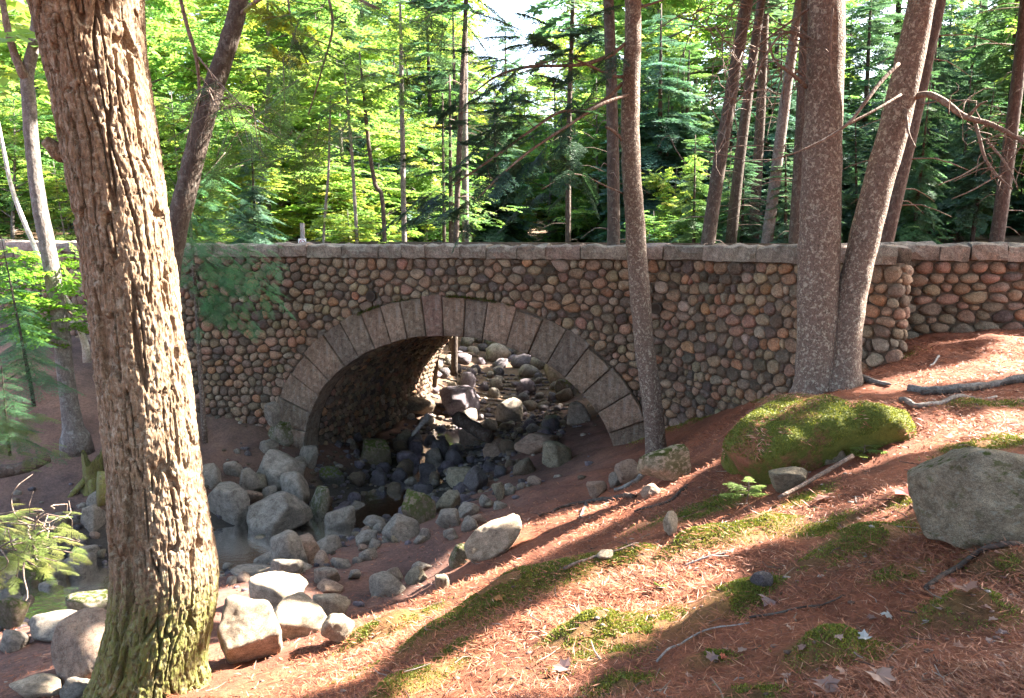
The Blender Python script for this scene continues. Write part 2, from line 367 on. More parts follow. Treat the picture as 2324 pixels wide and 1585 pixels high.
# colours: needle litter on the slope, trodden dirt on the low path, dark bed in the stream, leaf mould in the forest
litter = np.array([0.20, 0.068, 0.036]); dirt = np.array([0.155, 0.082, 0.064]); bed = np.array([0.055, 0.045, 0.038]); mould = np.array([0.12, 0.075, 0.05]); mossc = np.array([0.09, 0.10, 0.018])
low = np.clip((-3.25-Z)/0.5, 0, 1)[:, None]
col = litter*(1-low)+dirt*low
lf = np.clip((-2.2-XY[:, 0])/2, 0, 1)*np.clip((XY[:, 1]-9.5)/1.5, 0, 1); lf = lf[:, None]
col = col*(1-lf)+np.array([0.155, 0.09, 0.07])*lf
bw = np.clip((1.7-sd)/0.6, 0, 1)[:, None]*(Z < -3.9)[:, None]; col = col*(1-bw)+bed*bw
ff = (np.clip((XY[:, 1]-17)/4, 0, 1))[:, None]; col = col*(1-ff)+mould*ff
col = col*(1-mw[:, None]*0.48)+mossc*mw[:, None]*0.48
ny, nx = GX.shape
i = (np.arange(ny-1)[:, None]*nx+np.arange(nx-1)[None, :]).ravel()
ground = link('ground', mk_mesh('ground', np.column_stack([XY, Z]), [np.stack([i, i+1, i+nx+1, i+nx], 1)], col), MAT['ground'], kind='structure')
# stream water: a ribbon that follows the bed and rises upstream
def water_z(y): return np.interp(y, [8, 13, 20, 24, 29, 36, 46], [-4.64, -4.69, -4.66, -4.45, -4.14, -3.1, -2.15])
tgS = np.gradient(SC, axis=0); tgS /= np.linalg.norm(tgS, axis=1)[:, None]; nS = np.stack([tgS[:, 1], -tgS[:, 0]], 1)
offs = np.linspace(-2.0, 2.0, 11)
V = np.concatenate([np.column_stack([SC+nS*o, water_z(SC[:, 1])]) for o in offs])
k = len(SC); qd = []
for a in range(len(offs)-1):
    i = np.arange(k-1)+a*k; qd.append(np.stack([i, i+1, i+1+k, i+k], 1))
link('stream_water', mk_mesh('stream_water', V, [np.concatenate(qd)]), MAT['water'], kind='structure')
# ------------------------------------------------------------------ bridge
WL, WR = P5(745, 1060, 14.5)[:2], P5(1506, 1120, 12.95)[:2]
WE = (WR-WL)/np.linalg.norm(WR-WL); WN = np.array([WE[1], -WE[0]])      # along the wall, towards the camera
def on_line(px, py):
    a, b = (px/Q-CX)/F, (CY-py/Q)/F; kk = a/(cp_+b*sp_)
    s_ = (kk*WL[1]-WL[0])/(WE[0]-kk*WE[1]); return WL+WE*s_
LE, RE = on_line(430, 598), on_line(1640, 600)
pa = [P5(-420, 575, 22.5)[:2], P5(-150, 578, 20.3)[:2], P5(60, 582, 18.6)[:2], P5(270, 588, 16.6)[:2]]
mid = [LE+(RE-LE)*t for t in np.linspace(0, 1, 9)]
pb = [P5(1790, 600, 11.75)[:2], P5(1950, 600, 10.8)[:2], P5(2085, 600, 10.2)[:2], P5(2180, 600, 9.83)[:2]]
E_ = P5(2212, 600, 9.86)[:2]
pe = [E_, E_+np.array([0.10, 0.25]), E_+np.array([0.12, 1.6])]
WP = smooth_path(np.array(pa+mid+pb+pe), 900)
WS = np.concatenate([[0], np.cumsum(np.linalg.norm(np.diff(WP, axis=0), axis=1))])
_tg = np.gradient(WP, axis=0); _tg /= np.linalg.norm(_tg, axis=1)[:, None]; WNn = np.stack([_tg[:, 1], -_tg[:, 0]], 1)
def wpos(s, d=0.0):
    s = np.asarray(s, float)
    x = np.stack([np.interp(s, WS, WP[:, 0]), np.interp(s, WS, WP[:, 1])], -1)
    n = np.stack([np.interp(s, WS, WNn[:, 0]), np.interp(s, WS, WNn[:, 1])], -1); n /= np.linalg.norm(n, axis=-1)[..., None]
    return x+n*np.asarray(d)[..., None]
def s_of(p): return WS[np.argmin(np.linalg.norm(WP-np.asarray(p)[None], axis=1))]
sL, sR = s_of(WL), s_of(WR)
ZS = -4.0                                            # springing level
sc_, ar, br = (sL+sR)/2, (sR-sL)/2, ZS*-1-1.80       # arch centre, half span, rise
RING = 0.66
th = np.linspace(0, math.pi, 721)
def shape(th):                                       # slightly flattened ellipse
    return sc_-ar*np.cos(th), ZS+br*np.sin(th)
AS, AZ = shape(th)
_lg = np.linspace(0.5, 0.5/40, 40)                   # straight legs below the springing
AS = np.concatenate([np.full(40, AS[0]), AS, np.full(40, AS[-1])]); AZ = np.concatenate([ZS-_lg, AZ, ZS-_lg[::-1]])
_t = np.stack([np.gradient(AS), np.gradient(AZ)], 1); _t /= np.linalg.norm(_t, axis=1)[:, None]
AN = np.stack([-_t[:, 1], _t[:, 0]], 1)              # outward normal of the arch curve
AL = np.concatenate([[0], np.cumsum(np.hypot(np.diff(AS), np.diff(AZ)))])
AO = np.stack([AS, AZ], 1)+AN*RING                   # outer curve of the ring
WPX = (CX+F*WP[:, 0]/(WP[:, 1]*cp_+0.25*sp_))*Q      # picture column of each point along the coping
def s_px(px): return WS[np.argmin(np.abs(WPX-px))]
S_END = WS[-1]
_zs = [0, s_px(430), s_px(1500), s_px(2185), S_END]
def ztop(s): return np.interp(s, _zs, [-0.24, -0.26, -0.255, -0.20, -0.20])
COPH = 0.215
def clip_poly(poly, nx_, ny_, c):
    out = []; k = len(poly)
    for i_ in range(k):
        a, b = poly[i_], poly[(i_+1) % k]
        da, db = a[0]*nx_+a[1]*ny_-c, b[0]*nx_+b[1]*ny_-c
        if da <= 0: out.append(a)
        if (da < 0 < db) or (db < 0 < da):
            t = da/(da-db); out.append((a[0]+(b[0]-a[0])*t, a[1]+(b[1]-a[1])*t))
    return out
def cells(Sx, W_, extra=None, K=18, R=0.6):
    D2 = ((Sx[:, None, :]-Sx[None, :, :])**2).sum(2)
    nb = np.argsort(D2, axis=1)[:, 1:K+1]; out = []
    for i_ in range(len(Sx)):
        x, y = Sx[i_]; poly = [(x-R, y-R), (x+R, y-R), (x+R, y+R), (x-R, y+R)]
        for j in nb[i_]:
            nx_, ny_ = Sx[j, 0]-x, Sx[j, 1]-y
            c = (Sx[j, 0]**2+Sx[j, 1]**2-x*x-y*y-W_[j]+W_[i_])/2
            poly = clip_poly(poly, nx_, ny_, c)
            if len(poly) < 3: break
        if len(poly) >= 3 and extra is not None:
            for (nx_, ny_, c) in extra(x, y):
                poly = clip_poly(poly, nx_, ny_, c)
                if len(poly) < 3: break
        out.append(poly if len(poly) >= 3 else None)
    return out
def relax(Sx, W_, extra, it=1):
    for _ in range(it):
        for i_, p in enumerate(cells(Sx, W_, extra, 14)):
            if p: Sx[i_] = Sx[i_]*0.35+np.mean(p, axis=0)*0.65
    return Sx
def rounded(poly, gap, n):
    p = np.array(poly); c = p.mean(0)
    for _ in range(2):                                # corner cutting
        q = np.roll(p, -1, 0); p = np.stack([p*0.75+q*0.25, p*0.25+q*0.75], 1).reshape(-1, 2)
    d = p-c; r = np.linalg.norm(d, axis=1); 
    if r.min() < 0.012: return None
    p = c+d*np.clip(1-gap/r, 0.3, 1)[:, None]
    L = np.concatenate([[0], np.cumsum(np.linalg.norm(np.diff(np.vstack([p, p[:1]]), axis=0), axis=1))])
    t = np.linspace(0, L[-1], n, endpoint=False); pc = np.vstack([p, p[:1]])
    return np.stack([np.interp(t, L, pc[:, 0]), np.interp(t, L, pc[:, 1])], 1)
def stone_shape(o, hgt, n, base=-0.05):
    """rounded stone over outline o: local (s, z, d) vertices, quads, tris"""
    c = o.mean(0); tilt = (random.uniform(-.3, .3), random.uniform(-.3, .3)); V = []
    for sc, dd in ((0.93, base), (1.0, hgt*0.25), (0.86, hgt*0.72), (0.52, hgt*0.98)):
        q = c+(o-c)*sc; d = dd+((q-c)@np.array(tilt))*(dd/hgt if dd > 0 else 0)*0.6
        V.append(np.column_stack([q, np.broadcast_to(d, (n,))]))
    V.append(np.array([[c[0], c[1], hgt*1.04]])); V = np.vstack(V)
    j = np.arange(n); jn = (j+1) % n
    qs = np.concatenate([np.stack([a*n+j, a*n+jn, (a+1)*n+jn, (a+1)*n+j], 1) for a in range(3)])
    ts = np.stack([3*n+j, 3*n+jn, np.full(n, 4*n)], 1)
    return V, qs, ts
PAL = [((0.28, 0.19, 0.14), 30), ((0.33, 0.19, 0.12), 7), ((0.235, 0.185, 0.145), 28), ((0.145, 0.115, 0.102), 11), ((0.29, 0.23, 0.165), 14), ((0.11, 0.088, 0.07), 6), ((0.34, 0.28, 0.23), 4), ((0.27, 0.165, 0.13), 8)]
PW = np.array([p[1] for p in PAL], float); PW /= PW.sum()
def stone_col(k=1.0):
    c = np.array(PAL[RNG.choice(len(PAL), p=PW)][0])*RNG.uniform(0.8, 1.25)*k*np.array([1.04, .99, .93])
    return c*RNG.uniform(0.94, 1.06, 3)
PIPES = [(s_px(905), None), (s_px(1604), None)]
def pipe_z(px, py):
    s_ = s_px(px); x, y = wpos(s_); lo, hi = -4, 0
    for _ in range(40):
        m_ = (lo+hi)/2; yy = proj((x, y, m_))[1]*Q
        if yy > py: lo = m_
        else: hi = m_
    return s_, m_
PIPES = [pipe_z(905, 722), pipe_z(1606, 751)]
bridge = empty('stone_bridge', (WL[0], WL[1], ZS))
tag(bridge, 'cobblestone arch bridge with cut granite ring and coping over the rocky stream', 'bridge')
road_wall = None
def frame_map(loc_V, fn):                             # (s,z,d) -> world
    p = fn(loc_V[:, 0], loc_V[:, 2]); return np.column_stack([p, loc_V[:, 1]])
def lay_wall(fn, s0, s1, zb, zt, w_, h_, excl=None, extra=None, gap=0.012, n=10, dome=0.055, asp=0.82):
    """rows of irregular sites, relaxed into packed rounded stones; returns list of (world V, quads, tris, colour)"""
    sites = []; z = -5.2; row = 0
    zlo = min(zb(np.linspace(s0, s1, 30))); z = zlo
    while z < zt(s0)+0.4:
        s_ = s0+random.uniform(0, w_); hh = h_*random.uniform(0.75, 1.25)
        while s_ < s1:
            ww = w_*random.choice([0.5, 0.62, 0.8, 0.9, 1.0, 1.2, 1.5, 1.9]) if random.random() < 0.9 else w_*0.45
            sites.append((s_+ww/2, z+hh/2+random.uniform(-.2, .2)*h_+0.05*math.sin(s_*1.3+z)))
            s_ += ww
        z += hh; row += 1
    sites = np.array(sites)
    keep = (sites[:, 1] > zb(sites[:, 0])) & (sites[:, 1] < zt(sites[:, 0])-0.02)
    if excl is not None: keep &= ~excl(sites)
    sites = sites[keep]; W_ = RNG.uniform(-1, 1, len(sites))*(h_*0.5)**2
    def ex2(x, y):                                    # limits, in the squeezed space the cells are cut in
        r = [(0, 1, float(zt(x/asp))), (-1, 0, -s0), (1, 0, s1)]
        if extra: r += extra(x/asp, y)
        return [(a/asp, b, c) for a, b, c in r]
    sites[:, 0] *= asp; sites = relax(sites, W_, ex2, 2); out = []
    for p in cells(sites, W_, ex2):
        if not p: continue
        p = [(a/asp, b) for a, b in p]
        o = rounded(p, gap*random.uniform(0.6, 1.6), n)
        if o is None: continue
        sz = (np.ptp(o[:, 0])*np.ptp(o[:, 1]))**0.5
        if sz < 0.05: continue
        V, qs, ts = stone_shape(o, min(dome, sz*0.4)*random.uniform(0.75, 1.3), n)
        Wd = frame_map(V, fn); Wd = Wd+np.stack([vnoise(Wd*11, 4), vnoise(Wd*11, 5), vnoise(Wd*11, 6)], 1)*0.011
        out.append((Wd, qs, ts, stone_col()))
    return out
def arch_excl(sites):
    d = np.abs(sites[:, 0]-sc_); e = (d/(ar+RING-0.03))**2+((sites[:, 1]-ZS)/(br+RING-0.03))**2
    r = (e < 1) | ((d < ar+RING-0.03) & (sites[:, 1] < ZS))
    for (ps, pz) in PIPES: r |= np.hypot(sites[:, 0]-ps, sites[:, 1]-pz) < 0.08
    return r
def arch_extra(x, y):
    r = []
    d2 = (AO[:, 0]-x)**2+(AO[:, 1]-y)**2; i_ = int(np.argmin(d2))
    if d2[i_] < 0.36:
        nx_, ny_ = -AN[i_]; r.append((nx_, ny_, nx_*AO[i_, 0]+ny_*AO[i_, 1]-0.012))
    for (ps, pz) in PIPES:
        dx, dy = ps-x, pz-y; q = math.hypot(dx, dy)
        if q < 0.4: r.append((dx/q, dy/q, (dx*ps+dy*pz)/q-0.095))
    return r
gsamp = np.linspace(0, S_END, 200); gzs = base_h(wpos(gsamp, 0.05))
def zbot(s): return np.interp(s, gsamp, gzs)-0.18
ztc = lambda s: ztop(s)-COPH-0.005
sA = s_px(330)
stones = lay_wall(wpos, sA, S_END-0.9, zbot, ztc, 0.19, 0.132, arch_excl, arch_extra, 0.0065)
stones += lay_wall(wpos, 0.0, sA, zbot, ztc, 0.34, 0.16, None, None, 0.008, 10, 0.06, 0.55)
# arch lining: cobbles over the inside of the barrel
BD = 6.5
def barrel(l, v, d):
    s_ = np.interp(l, AL, AS); z = np.interp(l, AL, AZ); n0 = np.interp(l, AL, AN[:, 0]); n1 = np.interp(l, AL, AN[:, 1])
    xy = WL+WE*((s_-n0*d)-sL)[:, None]-WN*v[:, None]
    return np.column_stack([xy, z-n1*d])
def lay_barrel():
    sites = []; l = 0.0
    while l < AL[-1]:
        hh = 0.13*random.uniform(0.8, 1.25); v_ = 0.5+random.uniform(0, .15)
        while v_ < BD-0.1:
            ww = 0.17*random.choice([0.65, 0.85, 1, 1.2, 1.5]); sites.append((l+hh/2+random.uniform(-.03, .03), v_+ww/2)); v_ += ww
        l += hh
    sites = np.array(sites); W_ = RNG.uniform(-1, 1, len(sites))*0.0025; out = []
    for p in cells(sites, W_, lambda x, y: [(0, -1, -0.5), (0, 1, BD-0.05), (-1, 0, 0), (1, 0, AL[-1])], 12):
        if not p: continue
        o = rounded(p, 0.010, 8)
        if o is None: continue
        V, qs, ts = stone_shape(o, 0.045*random.uniform(0.7, 1.4), 8)
        Wd = barrel(V[:, 0], V[:, 1], V[:, 2]+0.0)
        out.append((Wd, qs[:, ::-1], ts[:, ::-1], stone_col(0.9)))
    return out
lining = lay_barrel()
def place_stones(stones, lining, parent, limit=300):
    def area(st):
        c = st[0].mean(0); x, y = proj(c)
        if not (0 < x < 2324): return 0
        e = np.ptp(st[0], axis=0); return math.hypot(e[0], e[1])*e[2]/depth(c)**2
    order = sorted(range(len(stones)), key=lambda k_: -area(stones[k_]))
    for k_ in order[:limit]:
        V, qs, ts, c = stones[k_]; ctr = V.mean(0)
        me = mk_mesh('cobblestone', V-ctr, [qs, ts], np.broadcast_to(c, (len(V), 3)))
        link('cobblestone', me, MAT['cobble'], parent, ctr-np.array(parent.location))
    rest = [stones[k_] for k_ in order[limit:]]
    if rest:
        b_ = MB()
        for V, qs, ts, c in rest: b_.add(V-np.array(parent.location), qs, ts, c)
        link('wall_cobbles', b_.mesh('wall_cobbles'), MAT['cobble'], parent, kind='stuff')
    if lining:
        b_ = MB()
        for V, qs, ts, c in lining: b_.add(V-np.array(parent.location), qs, ts, c)
        link('lining_cobbles', b_.mesh('lining_cobbles'), MAT['cobble'], parent, kind='stuff')
place_stones(stones, lining, bridge)
# mortar core of the wall: one sheet with the arch opening, closed back to the far face
b_ = MB(); ss = np.linspace(0, S_END, 420)
zarch = np.where(np.abs(ss-sc_) < ar+RING*0.5, ZS+(br+RING*0.5)*np.sqrt(np.clip(1-((ss-sc_)/(ar+RING*0.5))**2, 0, 1)), -9)
zl = np.maximum(np.where(zarch > -8, zarch, -9), zbot(ss)-0.5*(zarch < -8))
zl = np.where(np.abs(ss-sc_) < ar+RING*0.5, zarch, zbot(ss)-0.5); zh = ztop(ss)-COPH+0.02
pf = wpos(ss, np.full(len(ss), -0.004)); pk = wpos(ss, np.full(len(ss), -0.55))
V = np.concatenate([np.column_stack([pf, zl]), np.column_stack([pf, zh]), np.column_stack([pk, zh]), np.column_stack([pk, zl])])
n_ = len(ss); i = np.arange(n_-1)
b_.add(off(bridge, V), np.concatenate([np.stack([i, i+1, i+1+n_, i+n_], 1), np.stack([i+n_, i+1+n_, i+1+2*n_, i+2*n_], 1), np.stack([i+2*n_, i+1+2*n_, i+1+3*n_, i+3*n_], 1)]))
link('wall_core', b_.mesh('wall_core', False), MAT['mortar'], bridge)
# barrel core, back face and deck
b_ = MB(); vs = np.array([0.02, BD]); V = np.concatenate([barrel(AL[::6], np.full(len(AL[::6]), q), np.full(len(AL[::6]), -0.01)) for q in vs])
n_ = len(AL[::6]); i = np.arange(n_-1)
b_.add(off(bridge, V), np.stack([i, i+n_, i+1+n_, i+1], 1))
sb = np.linspace(sL-4.0, sR+4.0, 60)
zbk = np.where(np.abs(sb-sc_) < ar, ZS+br*np.sqrt(np.clip(1-((sb-sc_)/ar)**2, 0, 1)), -5.5)
pbk = WL+WE*(sb-sL)[:, None]-WN*BD
V = np.concatenate([np.column_stack([pbk, zbk]), np.column_stack([pbk, np.full(60, -0.3)])]); i = np.arange(59)
b_.add(off(bridge, V), np.stack([i, i+60, i+61, i+1], 1))
link('barrel_core', b_.mesh('barrel_core', False), MAT['mortar'], bridge)
# roadway across the bridge
rs = np.linspace(s_px(150), s_px(2050), 60); f0 = wpos(rs, np.full(60, -0.3)); f1 = WL+WE*(rs-sL)[:, None]-WN*(BD-0.1)
V = np.concatenate([np.column_stack([f0, np.full(60, -1.15)]), np.column_stack([f1, np.full(60, -1.15)])])
link('road', mk_mesh('road', V, [np.stack([i, i+1, i+61, i+60], 1)]), MAT['road'], kind='structure')
# ring of cut stones
fr = np.array([0.0]+list(np.cumsum([1.1, 1.05, 1.0, 1.05, 0.95, 1.1, 0.9, 0.95, 0.9, 0.85, 0.9, 0.85, 0.95, 0.9, 1.15, 1.05, 0.95, 1.0, 1.05, 1.05, 1.0, 1.0, 1.05, 1.1])))
cuts = fr/fr[-1]*AL[-1]
def ring_pt(l, r, d):
    s_ = np.interp(l, AL, AS); z = np.interp(l, AL, AZ); n0 = np.interp(l, AL, AN[:, 0]); n1 = np.interp(l, AL, AN[:, 1])
    xy = WL+WE*(s_+n0*r-sL)+WN*d; return np.array([xy[0], xy[1], z+n1*r])
GP = [(0.22, 0.158, 0.115), (0.25, 0.17, 0.125), (0.185, 0.138, 0.105), (0.26, 0.182, 0.135), (0.165, 0.125, 0.10)]
for k_ in range(len(cuts)-1):
    l0, l1 = cuts[k_]+0.005, cuts[k_+1]-0.005; lm = (l0+l1)/2; r0 = random.uniform(-0.012, 0.012); r1 = RING+random.uniform(-0.03, 0.05)
    outl = [(l0, r0), (lm, r0+0.004), (l1, r0), (l1, (r0+r1)/2), (l1, r1), (lm, r1+0.01), (l0, r1), (l0, (r0+r1)/2)]
    pr = random.uniform(0.035, 0.075); V = []; cl, cr = lm, (r0+r1)/2
    for ins, d in ((0.0, -0.45), (0.0, pr-0.02), (0.012, pr)):
        for (l, r) in outl:
            ll = l+np.sign(cl-l)*min(ins, abs(cl-l)); rr = r+np.sign(cr-r)*min(ins, abs(cr-r))
            V.append(ring_pt(ll, rr, d+(random.uniform(-.006, .006) if ins else 0)))
    V.append(ring_pt(cl, cr, pr+random.uniform(0.0, 0.018))); V = np.array(V); j = np.arange(8); jn = (j+1) % 8
    qs = np.concatenate([np.stack([a*8+j, a*8+jn, (a+1)*8+jn, (a+1)*8+j], 1) for a in range(2)])
    ts = np.stack([16+j, 16+jn, np.full(8, 24)], 1)
    cc = np.array(random.choice(GP))*random.uniform(0.95, 1.3)
    if k_ == 11: cc = np.array((0.235, 0.145, 0.115))
    ctr = V.mean(0); link('voussoir', mk_mesh('voussoir', V-ctr, [qs, ts], np.broadcast_to(cc, (25, 3)), False), MAT['granite'], bridge, ctr-np.array(bridge.location))
# coping stones
def coping(fn, s0, s1, zt, parent, wid=0.52, over=0.075, hgt=COPH, sag=0.02):
    ns = 4; V = []; c0 = random.uniform(-.008, .008)
    for q in range(ns+1):
        s_ = s0+(s1-s0)*q/ns+ (0.007 if q == 0 else -0.007 if q == ns else 0)
        jt = [random.uniform(-sag, sag) for _ in range(6)]
        sl_ = random.uniform(-.012, .012) if q in (0, ns) else 0
        for (d, z, k) in ((over+jt[0], -hgt+jt[1]*0.6, 0), (over+0.012+jt[1], -hgt*0.5, 0), (over+jt[2], -0.02+jt[3], 0), (over-0.035, 0.0+jt[3]*1.6, 0), (-wid*0.5, 0.015+jt[4]*1.6, 0), (-wid, jt[5], 0), (-wid, -hgt, 0)):
            p = fn(np.array([s_+sl_*(z/hgt)]), np.array([d]))[0]; V.append((p[0], p[1], float(zt(s_))+z+c0))
    V = np.array(V); m_ = 7; qs = []
    for q in range(ns):
        for k in range(m_):
            kn = (k+1) % m_; qs.append((q*m_+k, q*m_+kn, (q+1)*m_+kn, (q+1)*m_+k))
    ts = [(0, k+1, k) for k in range(1, m_-1)]+[(ns*m_, ns*m_+k, ns*m_+k+1) for k in range(1, m_-1)]
    cc = np.array(random.choice([(0.27, 0.23, 0.195), (0.30, 0.25, 0.22), (0.24, 0.205, 0.175), (0.29, 0.225, 0.195)]))*random.uniform(0.9, 1.1)
    ctr = V.mean(0); link('coping_stone', mk_mesh('coping_stone', V-ctr, [np.array(qs)[:, ::-1], np.array(ts)], np.broadcast_to(cc, (len(V), 3)), False), MAT['coping'], parent, ctr-np.array(parent.location))
jp = [-300, -160, -60, 20, 90, 180, 280, 360, 440, 520, 600, 683, 752, 838, 927, 985, 1042, 1125, 1190, 1263, 1333, 1419, 1540, 1624, 1726, 1772, 1858, 1990, 2085, 2192]
js = [0.0]+[s_px(x) for x in jp]
for a, b in zip(js[:-1], js[1:]):
    if b-a > 0.1: coping(wpos, a, b, ztop, bridge)
# end block of the coping turns the corner
coping(wpos, js[-1]+0.16, S_END-0.25, ztop, bridge, 0.4, 0.06)
for (ps, pz) in PIPES:                                 # iron drain spouts
    c3 = wpos(ps); p0 = np.array([*(c3+WN*-0.35), pz]); p1 = np.array([*(c3+WN*0.075), pz-0.01])
    V, qs, ts = tube([p0, p1], 0.088, 18, False); V2, q2, _ = tube([p1, p0], 0.070, 18, False)
    b2 = MB(); b2.add(off(bridge, V), qs); b2.add(off(bridge, V2), q2)
    j = np.arange(18); jn = (j+1) % 18; b2.add(off(bridge, np.vstack([V[18:36], V2[:18]])), np.stack([j, jn, jn+18, j+18], 1))
    V3, q3, t3 = tube([p0, p0+np.array([*WN, 0])*0.02], 0.071, 18); b2.add(off(bridge, V3), q3, t3)
    link('drain_pipe', b2.mesh('drain_pipe'), MAT['pipe'], bridge)
# ------------------------------------------------------------------ roadside wall right of the bridge
RP = smooth_path(np.array([P5(2170, 600, 11.15)[:2], P5(2330, 600, 11.0)[:2], P5(2500, 600, 10.75)[:2], P5(2750, 600, 10.6)[:2], P5(3200, 600, 10.8)[:2]]), 200)
RS = np.concatenate([[0], np.cumsum(np.linalg.norm(np.diff(RP, axis=0), axis=1))])
_rt = np.gradient(RP, axis=0); _rt /= np.linalg.norm(_rt, axis=1)[:, None]; RN_ = np.stack([_rt[:, 1], -_rt[:, 0]], 1)
def rpos(s, d=0.0):
    s = np.asarray(s, float); x = np.stack([np.interp(s, RS, RP[:, 0]), np.interp(s, RS, RP[:, 1])], -1)
    n = np.stack([np.interp(s, RS, RN_[:, 0]), np.interp(s, RS, RN_[:, 1])], -1); return x+n*np.asarray(d)[..., None]
rwall = empty('roadside_wall', (*RP[0], -1.5))
tag(rwall, 'low cobblestone roadside wall set back from the bridge end at the right edge', 'wall')
rg = np.linspace(0, RS[-1], 60); rgz = base_h(rpos(rg, np.full(60, 0.05)))
rzt = lambda s: np.interp(s, [0, RS[-1]], [-0.195, -0.19])
st2 = lay_wall(rpos, 0.0, RS[-1], lambda s: np.interp(s, rg, rgz)-0.15, lambda s: rzt(s)-COPH-0.005, 0.225, 0.118, None, None, 0.007, 10, 0.055, 0.6)
place_stones(st2, None, rwall)
b_ = MB(); ss = np.linspace(0, RS[-1], 60)
pf = rpos(ss, np.full(60, -0.004)); pk = rpos(ss, np.full(60, -0.5)); zl = np.interp(ss, rg, rgz)-0.5; zh = rzt(ss)-COPH+0.02
V = np.concatenate([np.column_stack([pf, zl]), np.column_stack([pf, zh]), np.column_stack([pk, zh]), np.column_stack([pk, zl])]); i = np.arange(59); n_ = 60
b_.add(off(rwall, V), np.concatenate([np.stack([i, i+1, i+1+n_, i+n_], 1), np.stack([i+n_, i+1+n_, i+1+2*n_, i+2*n_], 1), np.stack([i+2*n_, i+1+2*n_, i+1+3*n_, i+3*n_], 1)]))
link('wall_core', b_.mesh('wall_core', False), MAT['mortar'], rwall)
rj = [0.0]
for px in (2292, 2370, 2460, 2545, 2660, 2800, 2950, 3100):
    k = np.argmin([abs(proj((*RP[q], -0.2))[0]*Q-px) for q in range(200)]); rj.append(RS[k])
for a, b in zip(rj[:-1], rj[1:]): coping(rpos, a, b, rzt, rwall)
# ------------------------------------------------------------------ rocks
_ico = {}
def ico(sub):
    if sub not in _ico:
        bm = bmesh.new(); bmesh.ops.create_icosphere(bm, subdivisions=sub, radius=1.0)
        _ico[sub] = (np.array([v.co for v in bm.verts]), np.array([[v.index for v in f.verts] for f in bm.faces])); bm.free()
    return _ico[sub]
def rock_V(seed, sub=3, facets=9, rough=0.06, round_=10.0, squash=1.0):
    """boulder: a sphere cut by random planes whose edges are worn, plus relief"""
    D, T = ico(sub); r = np.random.default_rng(seed)
    N = r.normal(size=(facets, 3)); N /= np.linalg.norm(N, axis=1)[:, None]; N = np.vstack([N, [[0, 0, 1], [0, 0, -1]]])
    O = np.concatenate([r.uniform(0.55, 0.92, facets), [r.uniform(0.6, 0.9), 0.75]])
    q = np.maximum(D@N.T, 0)/O
    R = 1.0/np.maximum((q**round_).sum(1)**(1/round_), 0.85)
    V = D*R[:, None]
    V = V*(1+rough*fbm(D*1.8+seed*3.1, 3, seed)[:, None]+rough*0.35*fbm(D*6+seed, 3, seed+9)[:, None])
    V = V/np.abs(V).max(0)
    return V, T
ROCKV = {}
def rock_mesh(seed, sub):
    if (seed, sub) not in ROCKV:
        V, T = rock_V(seed, sub, 9+seed % 7, 0.085, 14+seed % 22)
        ROCKV[(seed, sub)] = mk_mesh('rock', V, [T])
    return ROCKV[(seed, sub)]
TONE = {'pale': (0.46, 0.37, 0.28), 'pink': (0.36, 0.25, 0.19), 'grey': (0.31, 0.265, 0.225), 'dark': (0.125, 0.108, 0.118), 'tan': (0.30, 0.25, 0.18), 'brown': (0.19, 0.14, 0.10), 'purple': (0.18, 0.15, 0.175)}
ROCKS = []
def rock(name, x, yb, w_, h_, label, cat='boulder', group=None, tone='grey', seed=0, mat='rock', sub=4, Y=None, sink=0.24, dep=0.8, rot=None, tilt=0.0, uniq=False):
    """a rock whose foot the picture shows at (x, yb), w_ wide and h_ tall there"""
    p = hit(x, yb) if Y is None else P(x, yb, Y)
    k = depth(p)/F; W, H = w_*k, h_*k
    dd = W*dep
    me = rock_mesh(seed, sub)
    rz = random.uniform(-0.5, 0.5) if rot is None else rot
    o = bpy.data.objects.new(name, me); C.objects.link(o)
    o.scale = (W/2, dd/2, H/2*(1+sink)); o.rotation_euler = (random.uniform(-.08, .08), tilt, rz)
    cy2 = p[1]+dd*0.32; gz = min(p[2], hz(p[0], cy2)+0.1*H) if Y is None else p[2]
    o.location = (p[0], cy2, gz+H/2*(1-sink))
    o.material_slots  # material lives on the object so rocks can share a mesh
    if len(me.materials) == 0: me.materials.append(None)
    o.material_slots[0].link = 'OBJECT'; o.material_slots[0].material = MAT[mat]
    t = np.array(TONE[tone])*random.uniform(0.88, 1.12); o.color = (*t, 1)
    tag(o, label, cat, group); ROCKS.append((o, p[0], p[1]+dd*0.3, W/2, dd/2)); return o
R_ = rock
R_('boulder',542,1520,176,152,'pale rounded boulder leaning against the foot of the big trunk',tone='pale',seed=128,sub=5,sink=0.12,rot=0.2,tilt=0.08)
R_('boulder',605,1392,165,66,'broad sunlit rock lying just behind the pale rounded boulder',tone='pale',seed=5)
R_('boulder',655,1452,160,84,'low sunlit slab touching the right side of the pale rounded boulder',tone='pale',seed=8)
R_('boulder',745,1412,92,62,'angular sunlit rock with a sloping top at the path edge',tone='pale',seed=11)
R_('boulder',768,1462,86,58,'flat sunlit stone beside the dark gully in the foreground',tone='pale',seed=13,tilt=0.2)
R_('boulder',285,1600,150,46,'half buried pale stone at the front of the big trunk base',tone='pale',seed=6,sink=0.4)
R_('boulder',178,1560,150,130,'wide pinkish slab on the bank left of the big trunk',tone='pink',seed=9,sink=0.3,dep=1.1,tilt=-0.2)
R_('boulder',60,1592,120,36,'low sunlit stone in the bottom left corner',tone='pale',seed=4,sink=0.4)
R_('boulder',165,1590,90,42,'grey humped stone at the bottom edge left of the big trunk',tone='grey',seed=14,sink=0.3)
R_('boulder',112,1452,152,46,'long flat grey rock at the near edge of the left pool',tone='grey',seed=2,sink=0.3)
